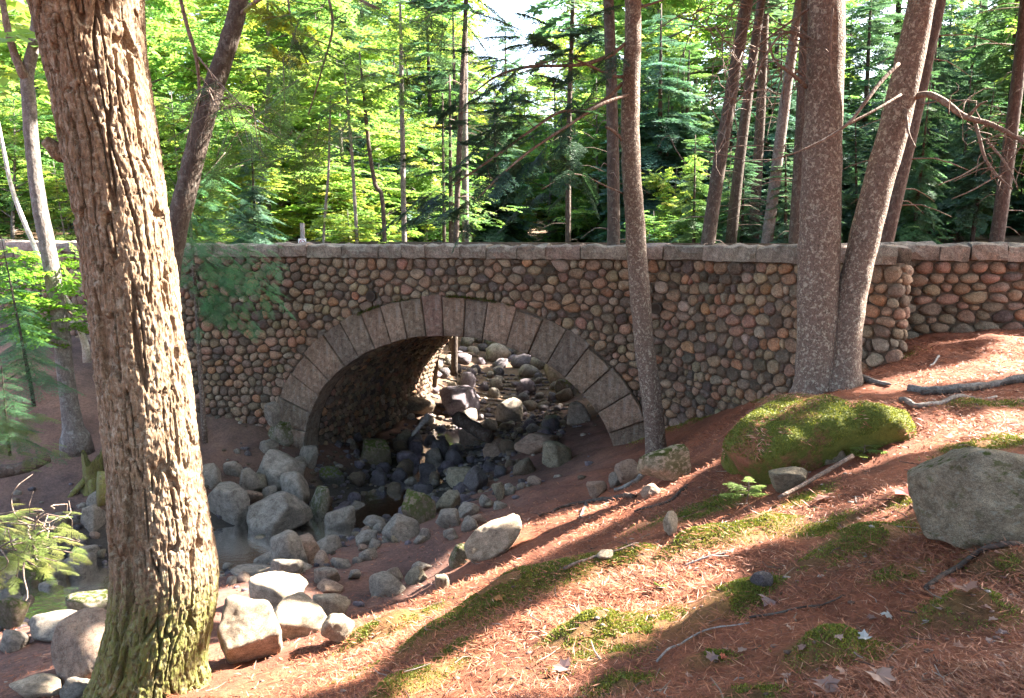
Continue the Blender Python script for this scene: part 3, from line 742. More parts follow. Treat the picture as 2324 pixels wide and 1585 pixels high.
R_('boulder',222,1432,66,36,'small brown hump between the long flat rock and the big trunk',tone='pink',seed=7,sink=0.3)
R_('boulder',200,1408,124,56,'dark wedge shaped rock behind the long flat rock at the pool',tone='grey',seed=12,mat='mossrock')
R_('boulder',22,1432,72,72,'round brown mossy boulder standing in the left pool',tone='brown',seed=1,mat='mossrock',sink=0.1)
R_('boulder',22,1478,80,42,'pale stone at the left edge below the round pool boulder',tone='grey',seed=15,sink=0.3)
R_('boulder',112,1365,62,42,'small pale pointed rock standing in the left pool',tone='grey',seed=10)
R_('boulder',180,1322,92,52,'grey angular rock on the far rim of the left pool',tone='grey',seed=16)
R_('boulder',132,1332,56,44,'tan stone beside the grey angular rock at the pool rim',tone='tan',seed=17)
R_('boulder',72,1335,92,52,'mossy dark rock under the sunlit spruce bough',tone='brown',seed=18,mat='mossrock')
R_('boulder',16,1338,66,60,'grey boulder at the left frame edge on the pool rim',tone='grey',seed=19)
R_('boulder',178,1285,70,34,'rounded grey stone behind the pool rim rocks',tone='grey',seed=20)
R_('boulder',200,1205,70,52,'pale tilted rock on the dirt bank left of the big trunk',tone='grey',seed=21,tilt=-0.4)
R_('boulder',30,1245,50,24,'flat stone on the dark bank at far left',tone='grey',seed=22,sink=0.4)
R_('boulder',512,1190,118,88,'large blocky grey boulder right of the big trunk by the stream',tone='grey',seed=23,sub=5)
R_('boulder',635,1228,170,100,'largest smooth grey boulder in the stream pile',tone='grey',seed=131,sub=5,mat='rock',sink=0.1)
R_('boulder',626,1106,124,78,'flat topped speckled boulder at the back of the stream pile',tone='grey',seed=25,sub=5)
R_('boulder',666,1165,76,84,'upright rounded boulder in the middle of the stream pile',tone='grey',seed=26)
R_('boulder',558,1128,64,56,'rounded grey stone between two boulders of the stream pile',tone='grey',seed=27)
R_('boulder',610,1140,36,32,'small round stone wedged below the flat topped boulder',tone='grey',seed=28)
R_('boulder',573,1147,42,28,'reddish chip of rock wedged in the stream pile',tone='pink',seed=29)
R_('boulder',480,1112,56,58,'grey boulder half hidden behind the right side of the big trunk',tone='grey',seed=30)
R_('boulder',524,1082,46,32,'flat grey stone at the top left of the stream pile',tone='grey',seed=31)
R_('boulder',724,1195,68,82,'pointed boulder with a mossy right side in the stream',tone='grey',seed=32,mat='mossrock')
R_('boulder',775,1212,84,54,'smooth blue grey rock tilted into the dark pool',tone='grey',seed=33,tilt=-0.3)
R_('boulder',945,1192,92,74,'mossy brown boulder in the dark pool before the arch',tone='brown',seed=34,mat='mossrock',sub=5)
R_('boulder',1018,1160,66,42,'tan rounded boulder right of the mossy brown one',tone='tan',seed=35)
R_('boulder',1040,1108,70,44,'squared tan block of stone near the blue water',tone='tan',seed=36)
R_('boulder',1082,1118,60,52,'dark slanting rock beside the squared tan block',tone='dark',seed=37,tilt=0.5)
R_('boulder',690,1285,84,62,'brown bank boulder at the near edge of the stream pile',tone='pink',seed=38)
R_('boulder',640,1300,100,86,'slanting grey slab on the near bank beside the bank boulder',tone='grey',seed=39,tilt=-0.5)
R_('boulder',565,1312,100,24,'low pale ledge of rock along the near bank',tone='grey',seed=40,sink=0.4)
R_('boulder',745,1258,70,34,'flat grey stone behind the brown bank boulder',tone='grey',seed=41,sink=0.3)
R_('boulder',832,1238,56,32,'grey oval stone on the near edge of the dark pool',tone='grey',seed=42)
R_('boulder',905,1232,92,48,'wedge shaped pale grey stone on the near edge of the dark pool',tone='grey',seed=43,tilt=0.3)
R_('boulder',964,1232,28,32,'small upright stone at the path edge right of the wedge',tone='grey',seed=44)
R_('boulder',1020,1200,66,38,'pale grey stone on the path edge below the tan boulder',tone='grey',seed=45)
R_('boulder',1062,1174,52,28,'grey stone at the path edge near the arch',tone='grey',seed=46)
R_('boulder',1098,1152,42,28,'small pale stone on the path edge right of its row',tone='grey',seed=47)
R_('boulder',1134,1136,38,42,'leaning grey green stone where the path meets the water',tone='tan',seed=48)
R_('boulder',735,1332,72,42,'pointed grey stone lying on the path left of centre',tone='grey',seed=49)
R_('boulder',738,1346,78,20,'long low stone just before the pointed path stone',tone='pink',seed=50,sink=0.4)
R_('boulder',802,1318,34,20,'small triangular stone alone on the path',tone='grey',seed=51)
R_('boulder',772,1292,46,20,'thin grey stone on the path behind the pointed one',tone='grey',seed=52,sink=0.4)
R_('boulder',876,1356,96,46,'broad grey stone at the near end of the path stone cluster',tone='grey',seed=53)
R_('boulder',888,1322,50,30,'dark rounded stone at the back of the path stone cluster',tone='grey',seed=54)
R_('boulder',946,1325,60,32,'rounded tan stone at the right of the path stone cluster',tone='tan',seed=55)
R_('boulder',956,1300,48,20,'flat grey stone behind the path stone cluster',tone='grey',seed=56,sink=0.4)
R_('boulder',650,1314,78,42,'angular grey rock half sunk in the path near the trunk',tone='grey',seed=57,sink=0.3)
R_('boulder',1000,1345,38,36,'tan stone under the edge of the slope above the path',tone='tan',seed=58)
R_('boulder',1130,1264,165,74,'long pale boulder lit along its top on the crest of the slope',tone='pale',seed=59,sub=5,tilt=-0.28,dep=0.6,rot=0.3)
R_('boulder',1046,1288,62,46,'mossy stone below the long pale crest boulder',tone='tan',seed=60,mat='mossrock')
R_('boulder',1524,1218,48,50,'small pale stone standing alone on the needle slope',tone='pale',seed=61)
R_('boulder',1800,1120,112,52,'pale angular rock under the fallen stick',tone='tan',seed=62)
R_('boulder',1895,1052,84,52,'rounded tan rock beside the upper fir seedling',tone='tan',seed=63)
R_('boulder',2225,1255,430,222,'large lichen covered granite boulder at the right edge',tone='tan',seed=65,mat='lichenrock',sub=6,sink=0.1,dep=0.75,rot=-0.25,tilt=0.06)
R_('boulder',1528,1092,160,72,'flat pale rock with a mossy end at the foot of the slim trunk',tone='pale',seed=66,mat='mossrock',tilt=-0.35,dep=0.7)
R_('boulder',1352,1132,54,32,'pink grey stone at the path edge right of the arch',tone='pink',seed=67)
R_('boulder',1432,1092,72,44,'pale jagged stone against the right arch leg',tone='pink',seed=68)
R_('boulder',1400,1105,36,34,'small grey stone left of the jagged one at the arch leg',tone='grey',seed=69)
R_('boulder',1478,1128,46,26,'pink stone among the roots below the slim trunk',tone='pink',seed=70)
R_('boulder',1730,1330,56,28,'dark stone bedded in moss on the slope',tone='dark',seed=71,sink=0.3)
R_('boulder',1372,1282,44,18,'thin pale stone half buried in needles on the slope',tone='pale',seed=72,tilt=-0.4)
R_('boulder',1036,945,112,66,'biggest purple grey boulder under the far end of the arch',tone='purple',seed=92,sub=5)
R_('boulder',1160,962,78,56,'angular blue grey boulder in the stream beyond the arch',tone='grey',seed=74)
R_('boulder',946,946,82,42,'rounded rock against the left arch wall inside',tone='brown',seed=75)
R_('boulder',850,1058,96,58,'brown mossy boulder just inside the arch at left',tone='brown',seed=76,mat='mossrock')
R_('boulder',915,1010,38,34,'upright tan block inside the arch',tone='tan',seed=77)
R_('boulder',1066,1008,66,36,'pale topped rock in the middle of the arch streambed',tone='pink',seed=78)
R_('boulder',1120,1038,68,42,'pinkish rounded boulder left of the blue water gap',tone='pink',seed=79)
R_('boulder',1224,1030,116,42,'long flat slab right of the blue water under the arch',tone='pink',seed=80,sink=0.3)
R_('boulder',1258,1062,84,62,'tan boulder at the foot of the path under the arch',tone='tan',seed=81)
R_('boulder',1190,1082,60,40,'round brown stone at the water under the arch',tone='brown',seed=82)
R_('boulder',1000,1045,60,46,'dark red rock in the arch streambed',tone='dark',seed=83)
R_('boulder',700,1062,44,46,'grey stone stacked at the left arch leg',tone='grey',seed=84)
R_('boulder',612,960,44,48,'lichen covered rock at the foot of the left arch leg',tone='grey',seed=85,Y=14.0)
R_('boulder',640,1010,70,50,'mossy rock below the left arch leg',tone='grey',seed=86,mat='mossrock')
R_('boulder',605,1035,46,34,'small lichened rock above the stream pile',tone='grey',seed=87)
R_('boulder',745,1105,66,44,'mossy black rock at the edge of the dark pool',tone='dark',seed=88,mat='mossrock')
R_('boulder',1310,965,66,52,'grey boulder at the right bank beyond the arch',tone='grey',seed=89)
R_('boulder',1290,905,60,46,'dark mossy boulder far upstream at right',tone='dark',seed=90,mat='mossrock')
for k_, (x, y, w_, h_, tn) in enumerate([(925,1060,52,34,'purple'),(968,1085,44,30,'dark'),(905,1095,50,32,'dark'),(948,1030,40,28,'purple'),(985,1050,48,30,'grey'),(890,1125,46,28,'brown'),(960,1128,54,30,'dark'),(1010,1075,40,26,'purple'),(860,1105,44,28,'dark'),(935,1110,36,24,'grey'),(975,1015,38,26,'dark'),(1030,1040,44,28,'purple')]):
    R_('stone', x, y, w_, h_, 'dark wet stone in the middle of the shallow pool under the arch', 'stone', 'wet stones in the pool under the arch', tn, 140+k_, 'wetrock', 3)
# smaller streambed stones: one object each
def scatter(n, ylo, yhi, width, smin, smax, label, group, tones, seed0, clear=0.75, mat='rock', sub=2):
    pts = []; tries = 0
    while len(pts) < n and tries < n*60:
        tries += 1
        y = random.uniform(ylo, yhi); i_ = np.argmin(np.abs(SC[:, 1]-y)); c = SC[i_]+nS[i_]*random.uniform(-width, width)
        s_ = smin*(smax/smin)**(random.random()**1.7)
        if any((c[0]-q[0])**2+(c[1]-q[1])**2 < ((s_+q[2])*0.5*clear)**2 for q in pts): continue
        if any(abs(c[0]-q[1]) < q[3]*0.8 and abs(c[1]-q[2]) < q[4]*0.8 for q in ROCKS): continue
        z = hz(*c)
        if z > water_z(c[1])+0.9: continue
        pts.append((c[0], c[1], s_, z))
    for k_, (x, y, s_, z) in enumerate(pts):
        me = rock_mesh(100+k_ % 14, sub); o = bpy.data.objects.new('stone', me); C.objects.link(o)
        if len(me.materials) == 0: me.materials.append(None)
        o.material_slots[0].link = 'OBJECT'; o.material_slots[0].material = MAT[mat]
        o.scale = (s_*random.uniform(.42, .6), s_*random.uniform(.38, .55), s_*random.uniform(.28, .46)); o.rotation_euler = (random.uniform(-.5, .5), random.uniform(-.5, .5), random.uniform(0, 6.28))
        o.location = (x, y, z+o.scale[2]*0.55); t = np.array(TONE[random.choice(tones)])*random.uniform(.75, 1.15); o.color = (*t, 1)
        tag(o, label, 'stone', group)
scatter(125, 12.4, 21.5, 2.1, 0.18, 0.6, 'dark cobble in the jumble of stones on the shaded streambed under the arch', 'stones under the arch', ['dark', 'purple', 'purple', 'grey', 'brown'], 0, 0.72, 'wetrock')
scatter(125, 21.5, 34, 2.9, 0.3, 1.15, 'grey rounded stone of the upstream bed seen through the arch', 'stones upstream of the arch', ['grey', 'dark', 'grey', 'purple'], 0, 0.85)
scatter(50, 9.0, 12.4, 1.7, 0.12, 0.42, 'small stone in the stream between the big trunk and the dark pool', 'stones along the near stream', ['grey', 'dark', 'grey', 'pink', 'tan'], 0, 0.85)
BANK = smooth_path(np.array([hit(x, y)[:2] for x, y in [(520,1330),(600,1318),(680,1300),(760,1278),(850,1250),(940,1240),(1010,1212),(1070,1182),(1130,1150),(1180,1110)]]), 80)
for k_ in range(34):
    c = BANK[random.randrange(80)]+RNG.normal(0, .22, 2); s_ = random.uniform(.10, .28); me = rock_mesh(114+k_ % 12, 3); o = bpy.data.objects.new('stone', me); C.objects.link(o)
    if len(me.materials) == 0: me.materials.append(None)
    o.material_slots[0].link = 'OBJECT'; o.material_slots[0].material = MAT['rock']; o.scale = (s_*random.uniform(.45, .65), s_*random.uniform(.35, .5), s_*random.uniform(.25, .42)); o.rotation_euler = (random.uniform(-.4, .4), random.uniform(-.4, .4), random.uniform(0, 6.28))
    o.location = (c[0], c[1], hz(*c)+o.scale[2]*.35); t = np.array(TONE[random.choice(['grey', 'grey', 'pink', 'tan'])])*random.uniform(.8, 1.15); o.color = (*t, 1); tag(o, 'small angular stone lining the near bank of the stream beside the path', 'stone', 'stones lining the near bank')
def gravel():
    b_ = MB(); D, T = ico(1)
    for k_ in range(3500):
        y = random.uniform(8.8, 24); i_ = np.argmin(np.abs(SC[:, 1]-y)); c = SC[i_]+nS[i_]*random.gauss(0, 1.3); s_ = random.uniform(0.025, 0.085)
        V = D*np.array([s_, s_*random.uniform(.6, 1), s_*random.uniform(.4, .8)])*(1+0.2*RNG.uniform(-1, 1, (len(D), 1)))
        b_.add(V+np.array([c[0], c[1], 0]), None, T, np.array(TONE[random.choice(['dark', 'grey', 'brown', 'purple'])])*random.uniform(.6, 1.1))
    V = np.concatenate(b_.V); ctr = V.reshape(-1, len(D), 3).mean(1); V[:, 2] += np.repeat(base_h(ctr[:, :2])+0.01, len(D)); b_.V = [V]
    tag(link('gravel', b_.mesh('gravel'), MAT['cobble'], kind='stuff'), 'fine gravel and pebbles filling the streambed', 'gravel')
gravel()
# log of driftwood and fallen trunk in the stream
def log(name, pts, r0, r1, label, mat='deadwood', cat='log', seed=0):
    pts = smooth_path(np.array(pts), 14); V, qs, ts = tube(pts, np.linspace(r0, r1, 14), 12, True, 0.18, seed)
    o = link(name, mk_mesh(name, V-pts[0], [qs, ts]), MAT[mat], None, pts[0]); tag(o, label, cat); return o
log('driftwood_log', [P(1040,965,16.6)+[0,0,.15], P(1075,985,16.0)+[0,0,.12], P(1110,1000,15.5)+[0,0,.06]], 0.15, 0.13, 'short dark driftwood log among the stones under the arch', 'bark_dark', seed=3)
log('driftwood_branch', [P(935,990,16.2), P(955,965,16.3), P(972,945,16.5)], 0.03, 0.08, 'pale splintered driftwood leaning on the stones under the arch', 'deadwood', seed=5)
log('fallen_log', [P(972,806,27)+[0,0,.2], P(985,838,25.5)+[0,0,.15], P(1003,858,24.6)+[0,0,.05]], 0.22, 0.2, 'grey fallen log on the bank beyond the arch', 'bark_grey', seed=7)
log('fallen_branch', [P(-120,1085,9.8), P(40,1065,10.0), P(110,1040,10.3)], 0.10, 0.07, 'fallen branch on the dark bank at the left edge', 'bark_dark', seed=9)
o = log('mossy_log', [P(320,1120,9.5), P(262,1110,9.4), P(222,1112,9.3)], 0.17, 0.20, 'short mossy log end beside the big trunk', 'bark_big', seed=11)
# ------------------------------------------------------------------ fast ground lookup and the light pattern on the ground
ZG = Z.reshape(ny, nx)
def hfast(XY):
    XY = np.asarray(XY, float)
    ix = np.clip(np.searchsorted(gx, XY[:, 0])-1, 0, nx-2); iy = np.clip(np.searchsorted(gy, XY[:, 1])-1, 0, ny-2)
    fx = np.clip((XY[:, 0]-gx[ix])/(gx[ix+1]-gx[ix]), 0, 1); fy = np.clip((XY[:, 1]-gy[iy])/(gy[iy+1]-gy[iy]), 0, 1)
    return (ZG[iy, ix]*(1-fx)+ZG[iy, ix+1]*fx)*(1-fy)+(ZG[iy+1, ix]*(1-fx)+ZG[iy+1, ix+1]*fx)*fy
_Ys = np.concatenate([np.arange(1.6, 12, 0.04), np.arange(12, 40, 0.12)])
def hits(xy):
    out = []
    for (x, y) in xy:
        a, b = (x-CX)/F, (CY-y)/F; t = _Ys/(cp_+b*sp_)
        pts = np.stack([a*t, _Ys, t*(b*cp_-sp_)], 1); bel = np.nonzero(pts[:, 2] < hfast(pts[:, :2]))[0]
        if len(bel): out.append(pts[bel[0]])
    return np.array(out)
U_ = np.array([-math.sin(SUN_AZ), math.cos(SUN_AZ), 0.0]); V_ = np.cross(SUN, U_)
def suv(p): p = np.atleast_2d(p); return np.stack([p@U_, p@V_], 1)
def in_poly(x, y, pg):
    c = False; j = len(pg)-1
    for i_ in range(len(pg)):
        if (pg[i_][1] > y) != (pg[j][1] > y) and x < (pg[j][0]-pg[i_][0])*(y-pg[i_][1])/(pg[j][1]-pg[i_][1])+pg[i_][0]: c = not c
        j = i_
    return c
LITPOLY = [[(420,1585),(430,1480),(470,1350),(590,1320),(700,1370),(790,1440),(800,1530),(730,1585)],
           [(800,1490),(960,1360),(1060,1235),(1200,1195),(1330,1150),(1480,1110),(1530,1110),(1440,1160),(1290,1232),(1110,1318),(920,1428),(835,1520)],
           [(880,1585),(1090,1468),(1270,1362),(1455,1262),(1600,1200),(1650,1210),(1520,1290),(1380,1420),(1290,1520),(1240,1585)],
           [(1990,870),(2180,828),(2324,790),(2324,838),(2180,862),(1990,892)],
           [(1830,1030),(1920,975),(2140,965),(2324,935),(2324,1000),(2140,1005),(2000,1040),(1880,1070)],
           [(1640,1205),(1770,1140),(1830,1165),(1710,1240)], [(1990,1130),(2080,1100),(2110,1150),(2010,1180)],
           [(100,1530),(180,1450),(240,1450),(225,1570),(110,1580)], [(0,1430),(110,1400),(160,1425),(60,1470),(0,1470)],
           [(1450,1390),(1560,1330),(1640,1330),(1500,1430)], [(1330,1380),(1500,1290),(1560,1300),(1400,1400)]]
litpx = []
for pg in LITPOLY:
    xs = [q[0] for q in pg]; ys = [q[1] for q in pg]
    for x in np.arange(min(xs), max(xs), 10):
        for y in np.arange(min(ys), max(ys), 6):
            if in_poly(x, y, pg): litpx.append((x, y))
lit3 = [hits(litpx)]
def lit_line(pts, Y, n, wid=0):
    q = smooth_path(np.array(pts, float), n)
    for d in ([0] if not wid else np.linspace(-wid, wid, 5)): lit3.append(np.array([P(x+d, y, Y) for x, y in q]))
for yy in (5.28, 5.42, 5.58):
    lit_line([(300,60),(325,250),(345,420),(372,600)], yy, 50, 26)
    lit_line([(390,620),(400,760),(425,900)], yy, 34, 14); lit_line([(430,980),(445,1120),(462,1260),(480,1340)], yy, 40, 22)
lit_line([(360,1180),(390,1300),(400,1420),(380,1500)], 5.2, 30, 20); lit_line([(360,1180),(390,1300),(400,1420),(380,1500)], 5.3, 30, 20)
lit_line([(1908,-60),(1905,300),(1900,620)], 8.8, 50); lit_line([(2112,-60),(2040,300),(1990,560),(1950,760)], 8.8, 50)
lit_line([(1455,40),(1452,330),(1465,560)], 11.2, 40)
lit_line([(0,1200),(80,1220),(160,1240)], 4.7, 24, 60); lit_line([(1640,1140),(1720,1110)], 6.3, 8, 10); lit_line([(1900,1010),(2000,985)], 6.6, 8, 8)
lit_line([(1640,1010),(1700,950),(1790,890),(1850,872)], 7.0, 30); [lit_line([(1080,1220),(1130,1190),(1200,1175)], yy, 15, 12) for yy in (7.9, 8.15, 8.4, 8.65)]
lit_line([(480,1400),(560,1385),(640,1400)], 6.0, 20, 10)
LIT = np.concatenate(lit3); LUV = suv(LIT); GS = 0.07
lu0, lv0 = LUV.min(0)-1; LGR = np.zeros((int((LUV[:, 0].max()-lu0+1)/GS)+1, int((LUV[:, 1].max()-lv0+1)/GS)+1), bool)
for du in range(-1, 2):
    for dv in range(-1, 2):
        if du*du+dv*dv <= 2: LGR[((LUV[:, 0]-lu0)/GS).astype(int)+du, ((LUV[:, 1]-lv0)/GS).astype(int)+dv] = True
def is_lit(p):
    q = suv(p); i_ = ((q[:, 0]-lu0)/GS).astype(int); j_ = ((q[:, 1]-lv0)/GS).astype(int)
    ok = (i_ >= 0) & (j_ >= 0) & (i_ < LGR.shape[0]) & (j_ < LGR.shape[1]); r = np.zeros(len(q), bool)
    r[ok] = LGR[i_[ok], j_[ok]]; return r
# ------------------------------------------------------------------ foliage templates (unit length along +X, flat in XY)
def rhomb(c, d, n, L, W):
    """(k,3) base points, directions, normals -> 4 verts each"""
    s_ = np.cross(n, d); s_ /= np.linalg.norm(s_, axis=1)[:, None]+1e-9
    L = np.asarray(L)[:, None]; W = np.asarray(W)[:, None]
    return np.stack([c, c+d*L*0.45+s_*W*0.5, c+d*L, c+d*L*0.45-s_*W*0.5], 1).reshape(-1, 3)
def unit(v): return v/(np.linalg.norm(v, axis=-1, keepdims=True)+1e-9)
def t_bough(seed, twigs=15, step=0.045, tl=0.085, tw=0.03, droop=0.12, spread=0.42, up=0.25):
    r = np.random.default_rng(seed); c = []; d = []
    for k_ in range(twigs):
        t = 0.08+0.9*(k_+r.uniform(-.3, .3))/twigs; z0 = -droop*t*t
        for sd_ in (-1, 1):
            ln = (spread*(1-t)**0.75+0.07)*r.uniform(0.65, 1.15); an = math.radians(r.uniform(42, 66))*sd_
            dr = np.array([math.cos(an), math.sin(an), -0.12]); m_ = max(2, int(ln/step)); q = (np.arange(m_)+r.uniform(0, .5))/m_
            pts = np.array([t, 0, z0])+dr*(q*ln)[:, None]; pts[:, 2] -= 0.25*(q*ln)**2*2
            for s2 in (-1, 0, 1):
                a2 = an+math.radians(38)*s2+r.uniform(-.25, .25, m_)
                c.append(pts); d.append(np.stack([np.cos(a2), np.sin(a2), r.uniform(-.2, up, m_)], 1))
    m_ = int(1/step); q = np.linspace(0.05, 1.0, m_); pts = np.stack([q, 0*q, -droop*q*q], 1)
    for s2 in (-1, 0, 1):
        a2 = math.radians(40)*s2+r.uniform(-.2, .2, m_); c.append(pts); d.append(np.stack([np.cos(a2), np.sin(a2), r.uniform(-.15, up, m_)], 1))
    c = np.concatenate(c); d = unit(np.concatenate(d)); n = unit(np.column_stack([r.uniform(-.5, .5, len(c)), r.uniform(-.5, .5, len(c)), np.ones(len(c))]))
    V = rhomb(c, d, n, tl*r.uniform(.7, 1.25, len(c)), tw*r.uniform(.8, 1.2, len(c)))
    # needles nearer the tips are the young, paler ones
    shade = np.repeat(r.uniform(0.7, 1.25, len(c)), 4)
    return V, shade
def t_spray(seed, n1=9, leaf=0.17, lw=0.13, side=4):
    r = np.random.default_rng(seed); c = []; d = []
    tw_ = [((0, 0, 0), 0.0, 1.0)]+[((t, 0, -0.1*t*t), math.radians(r.uniform(35, 65))*(1 if k_ % 2 else -1), 0.55*(1-t)+0.15) for k_, t in enumerate(np.linspace(0.15, 0.8, side))]
    for (o_, an, ln) in tw_:
        for k_ in range(max(3, int(n1*ln))):
            t = (k_+1)/max(3, int(n1*ln))
            for sd_ in (-1, 1):
                p = np.array(o_)+np.array([math.cos(an), math.sin(an), -0.15*t])*t*ln; a2 = an+sd_*math.radians(r.uniform(30, 75)); c.append(p+r.normal(0, .015, 3)); d.append((math.cos(a2), math.sin(a2), r.uniform(-.55, .05)))
    c = np.array(c); d = unit(np.array(d)); n = unit(np.column_stack([r.uniform(-.55, .55, len(c)), r.uniform(-.55, .55, len(c)), np.ones(len(c))]))
    V = rhomb(c, d, n, leaf*r.uniform(.7, 1.25, len(c)), lw*r.uniform(.8, 1.2, len(c)))
    return V, np.repeat(r.uniform(0.75, 1.25, len(c)), 4)
BOUGH = [t_bough(s_) for s_ in range(4)]                              # full detail, near boughs
BOUGHF = [t_bough(s_, 20, 0.04, 0.055, 0.011, 0.14, 0.36, 0.2) for s_ in range(30, 34)]   # feathery, for saplings close by
BOUGHM = [t_bough(s_, 10, 0.075, 0.12, 0.04) for s_ in range(10, 14)] # middle distance
BOUGHC = [t_bough(s_, 6, 0.16, 0.26, 0.10, spread=0.5) for s_ in range(20, 24)]  # coarse, high canopy
SPRAY = [t_spray(s_) for s_ in range(4)]
SPRAYN = [t_spray(s_, 12, 0.13, 0.11, 6) for s_ in range(4, 7)]
def frames(dirs, roll=0.0):
    x = unit(np.asarray(dirs, float)); up = np.array([0, 0, 1.0]); y = unit(np.cross(np.broadcast_to(up, x.shape), x)); z = np.cross(x, y)
    return np.stack([x, y, z], -1)                                     # columns
def put(mb, temps, org, dirs, L, cols, wid=1.0):
    org = np.atleast_2d(org); R = frames(np.atleast_2d(dirs)); k_ = len(org); L = np.broadcast_to(L, (k_,)); cols = np.broadcast_to(np.asarray(cols, float), (k_, 3))
    pick = RNG.integers(0, len(temps), k_)
    for ti, (T, sh) in enumerate(temps):
        m_ = np.nonzero(pick == ti)[0]
        if not len(m_): continue
        TT = T*np.array([1, wid, wid]); V = np.einsum('kij,nj->kni', R[m_], TT)*L[m_][:, None, None]+org[m_][:, None, :]
        cc = cols[m_][:, None, :]*sh[None, :, None]; V = V.reshape(-1, 3)
        mb.add(V, np.arange(len(V)).reshape(-1, 4), None, cc.reshape(-1, 3))
def open_beams(mb):
    """drop the leaves that would stand in a sunbeam"""
    V = np.concatenate(mb.V).reshape(-1, 4, 3); Cc = np.concatenate(mb.C).reshape(-1, 4, 3); k_ = ~is_lit(V.mean(1)); V, Cc = V[k_], Cc[k_]; m2 = MB()
    m2.add(V.reshape(-1, 3), np.arange(len(V)*4).reshape(-1, 4), None, Cc.reshape(-1, 3)); return m2
def shift(mb, e): mb.V = [off(e, v) for v in mb.V]; return mb
def jit(c, n, a=0.2, hue=0.08):
    c = np.asarray(c, float); return c*RNG.uniform(1-a, 1+a, (n, 1))*RNG.uniform(1-hue, 1+hue, (n, 3))
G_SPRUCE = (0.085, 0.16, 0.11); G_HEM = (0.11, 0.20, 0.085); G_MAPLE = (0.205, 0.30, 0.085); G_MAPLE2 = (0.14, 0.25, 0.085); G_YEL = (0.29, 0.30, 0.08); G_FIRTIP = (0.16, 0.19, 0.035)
# ------------------------------------------------------------------ trees
def tree_thing(name, base, label, cat='tree', group=None):
    e = empty(name, tuple(base)); tag(e, label, cat, group); return e
def wood(parent, name, parts, mat, rough=0.12, seg=10, smooth=True, seed=0):
    mb = MB()
    for pts, rad in parts:
        V, qs, ts = tube(pts, rad, seg, True, rough, seed); mb.add(off(parent, V), qs, ts)
    return link(name, mb.mesh(name, smooth), MAT[mat] if isinstance(mat, str) else mat, parent)
def px_axis(pts, Y):
    """picture axis [(x, y, width[, Y])] -> points and radii"""
    q = np.array([P(a[0], a[1], a[3] if len(a) > 3 else Y) for a in pts]); r = np.array([a[2]/2*depth(p)/F for a, p in zip(pts, q)]); return q, r
def px_trunk(pts, Y, top=9.0, n=60, tip=0.5):
    q, r = px_axis(pts, Y)
    if top is not None:
        d = unit(q[-1]-q[-3]); k_ = (top-q[-1][2])/max(d[2], 0.3); q = np.vstack([q, q[-1]+d*k_*0.5, q[-1]+d*k_]); r = np.concatenate([r, [r[-1]*0.8, r[-1]*tip]])
    return smooth_path(q, n), smooth_path(r[:, None], n)[:, 0]
def high_crown(parent, top_pts, n, rad, zlo, zhi, col, temps=None, L=(0.9, 1.6), allow_lit=False, wood_mat='twig'):
    """boughs around the upper trunk, above the picture; none where a sunbeam reaches the ground"""
    z = RNG.uniform(zlo, zhi, n); ax = np.stack([np.interp(z, top_pts[:, 2], top_pts[:, 0]), np.interp(z, top_pts[:, 2], top_pts[:, 1]), z], 1)
    az = RNG.uniform(0, 2*math.pi, n); r = RNG.uniform(0.1, rad, n)*(1-0.5*(z-zlo)/(zhi-zlo+.01)); d = np.stack([np.cos(az), np.sin(az), RNG.uniform(-.35, .05, n)], 1)
    o = ax+d*r[:, None]; Ls = RNG.uniform(*L, n); ok = ~is_lit(o+d*Ls[:, None]*0.5)
    o, d, Ls = o[ok], d[ok], Ls[ok]
    if len(o):
        mb = MB(); put(mb, temps or BOUGHC, o, d, Ls, jit(col, len(o))); mb = shift(open_beams(mb), parent); link('crown', mb.mesh('crown', False), MAT['needle'], parent)
        wood(parent, 'branches', [(np.array([a-np.array([0, 0, -0.1]), b_]), np.array([0.035, 0.012])) for a, b_ in zip(ax[ok][::2], o[::2]) if not is_lit(np.linspace(a, b_, 9)).any()]+[(np.array([ax[0], ax[0]+[0, 0, .1]]), np.array([.01, .01]))], wood_mat, 0, 5)['kind'] = 'stuff'
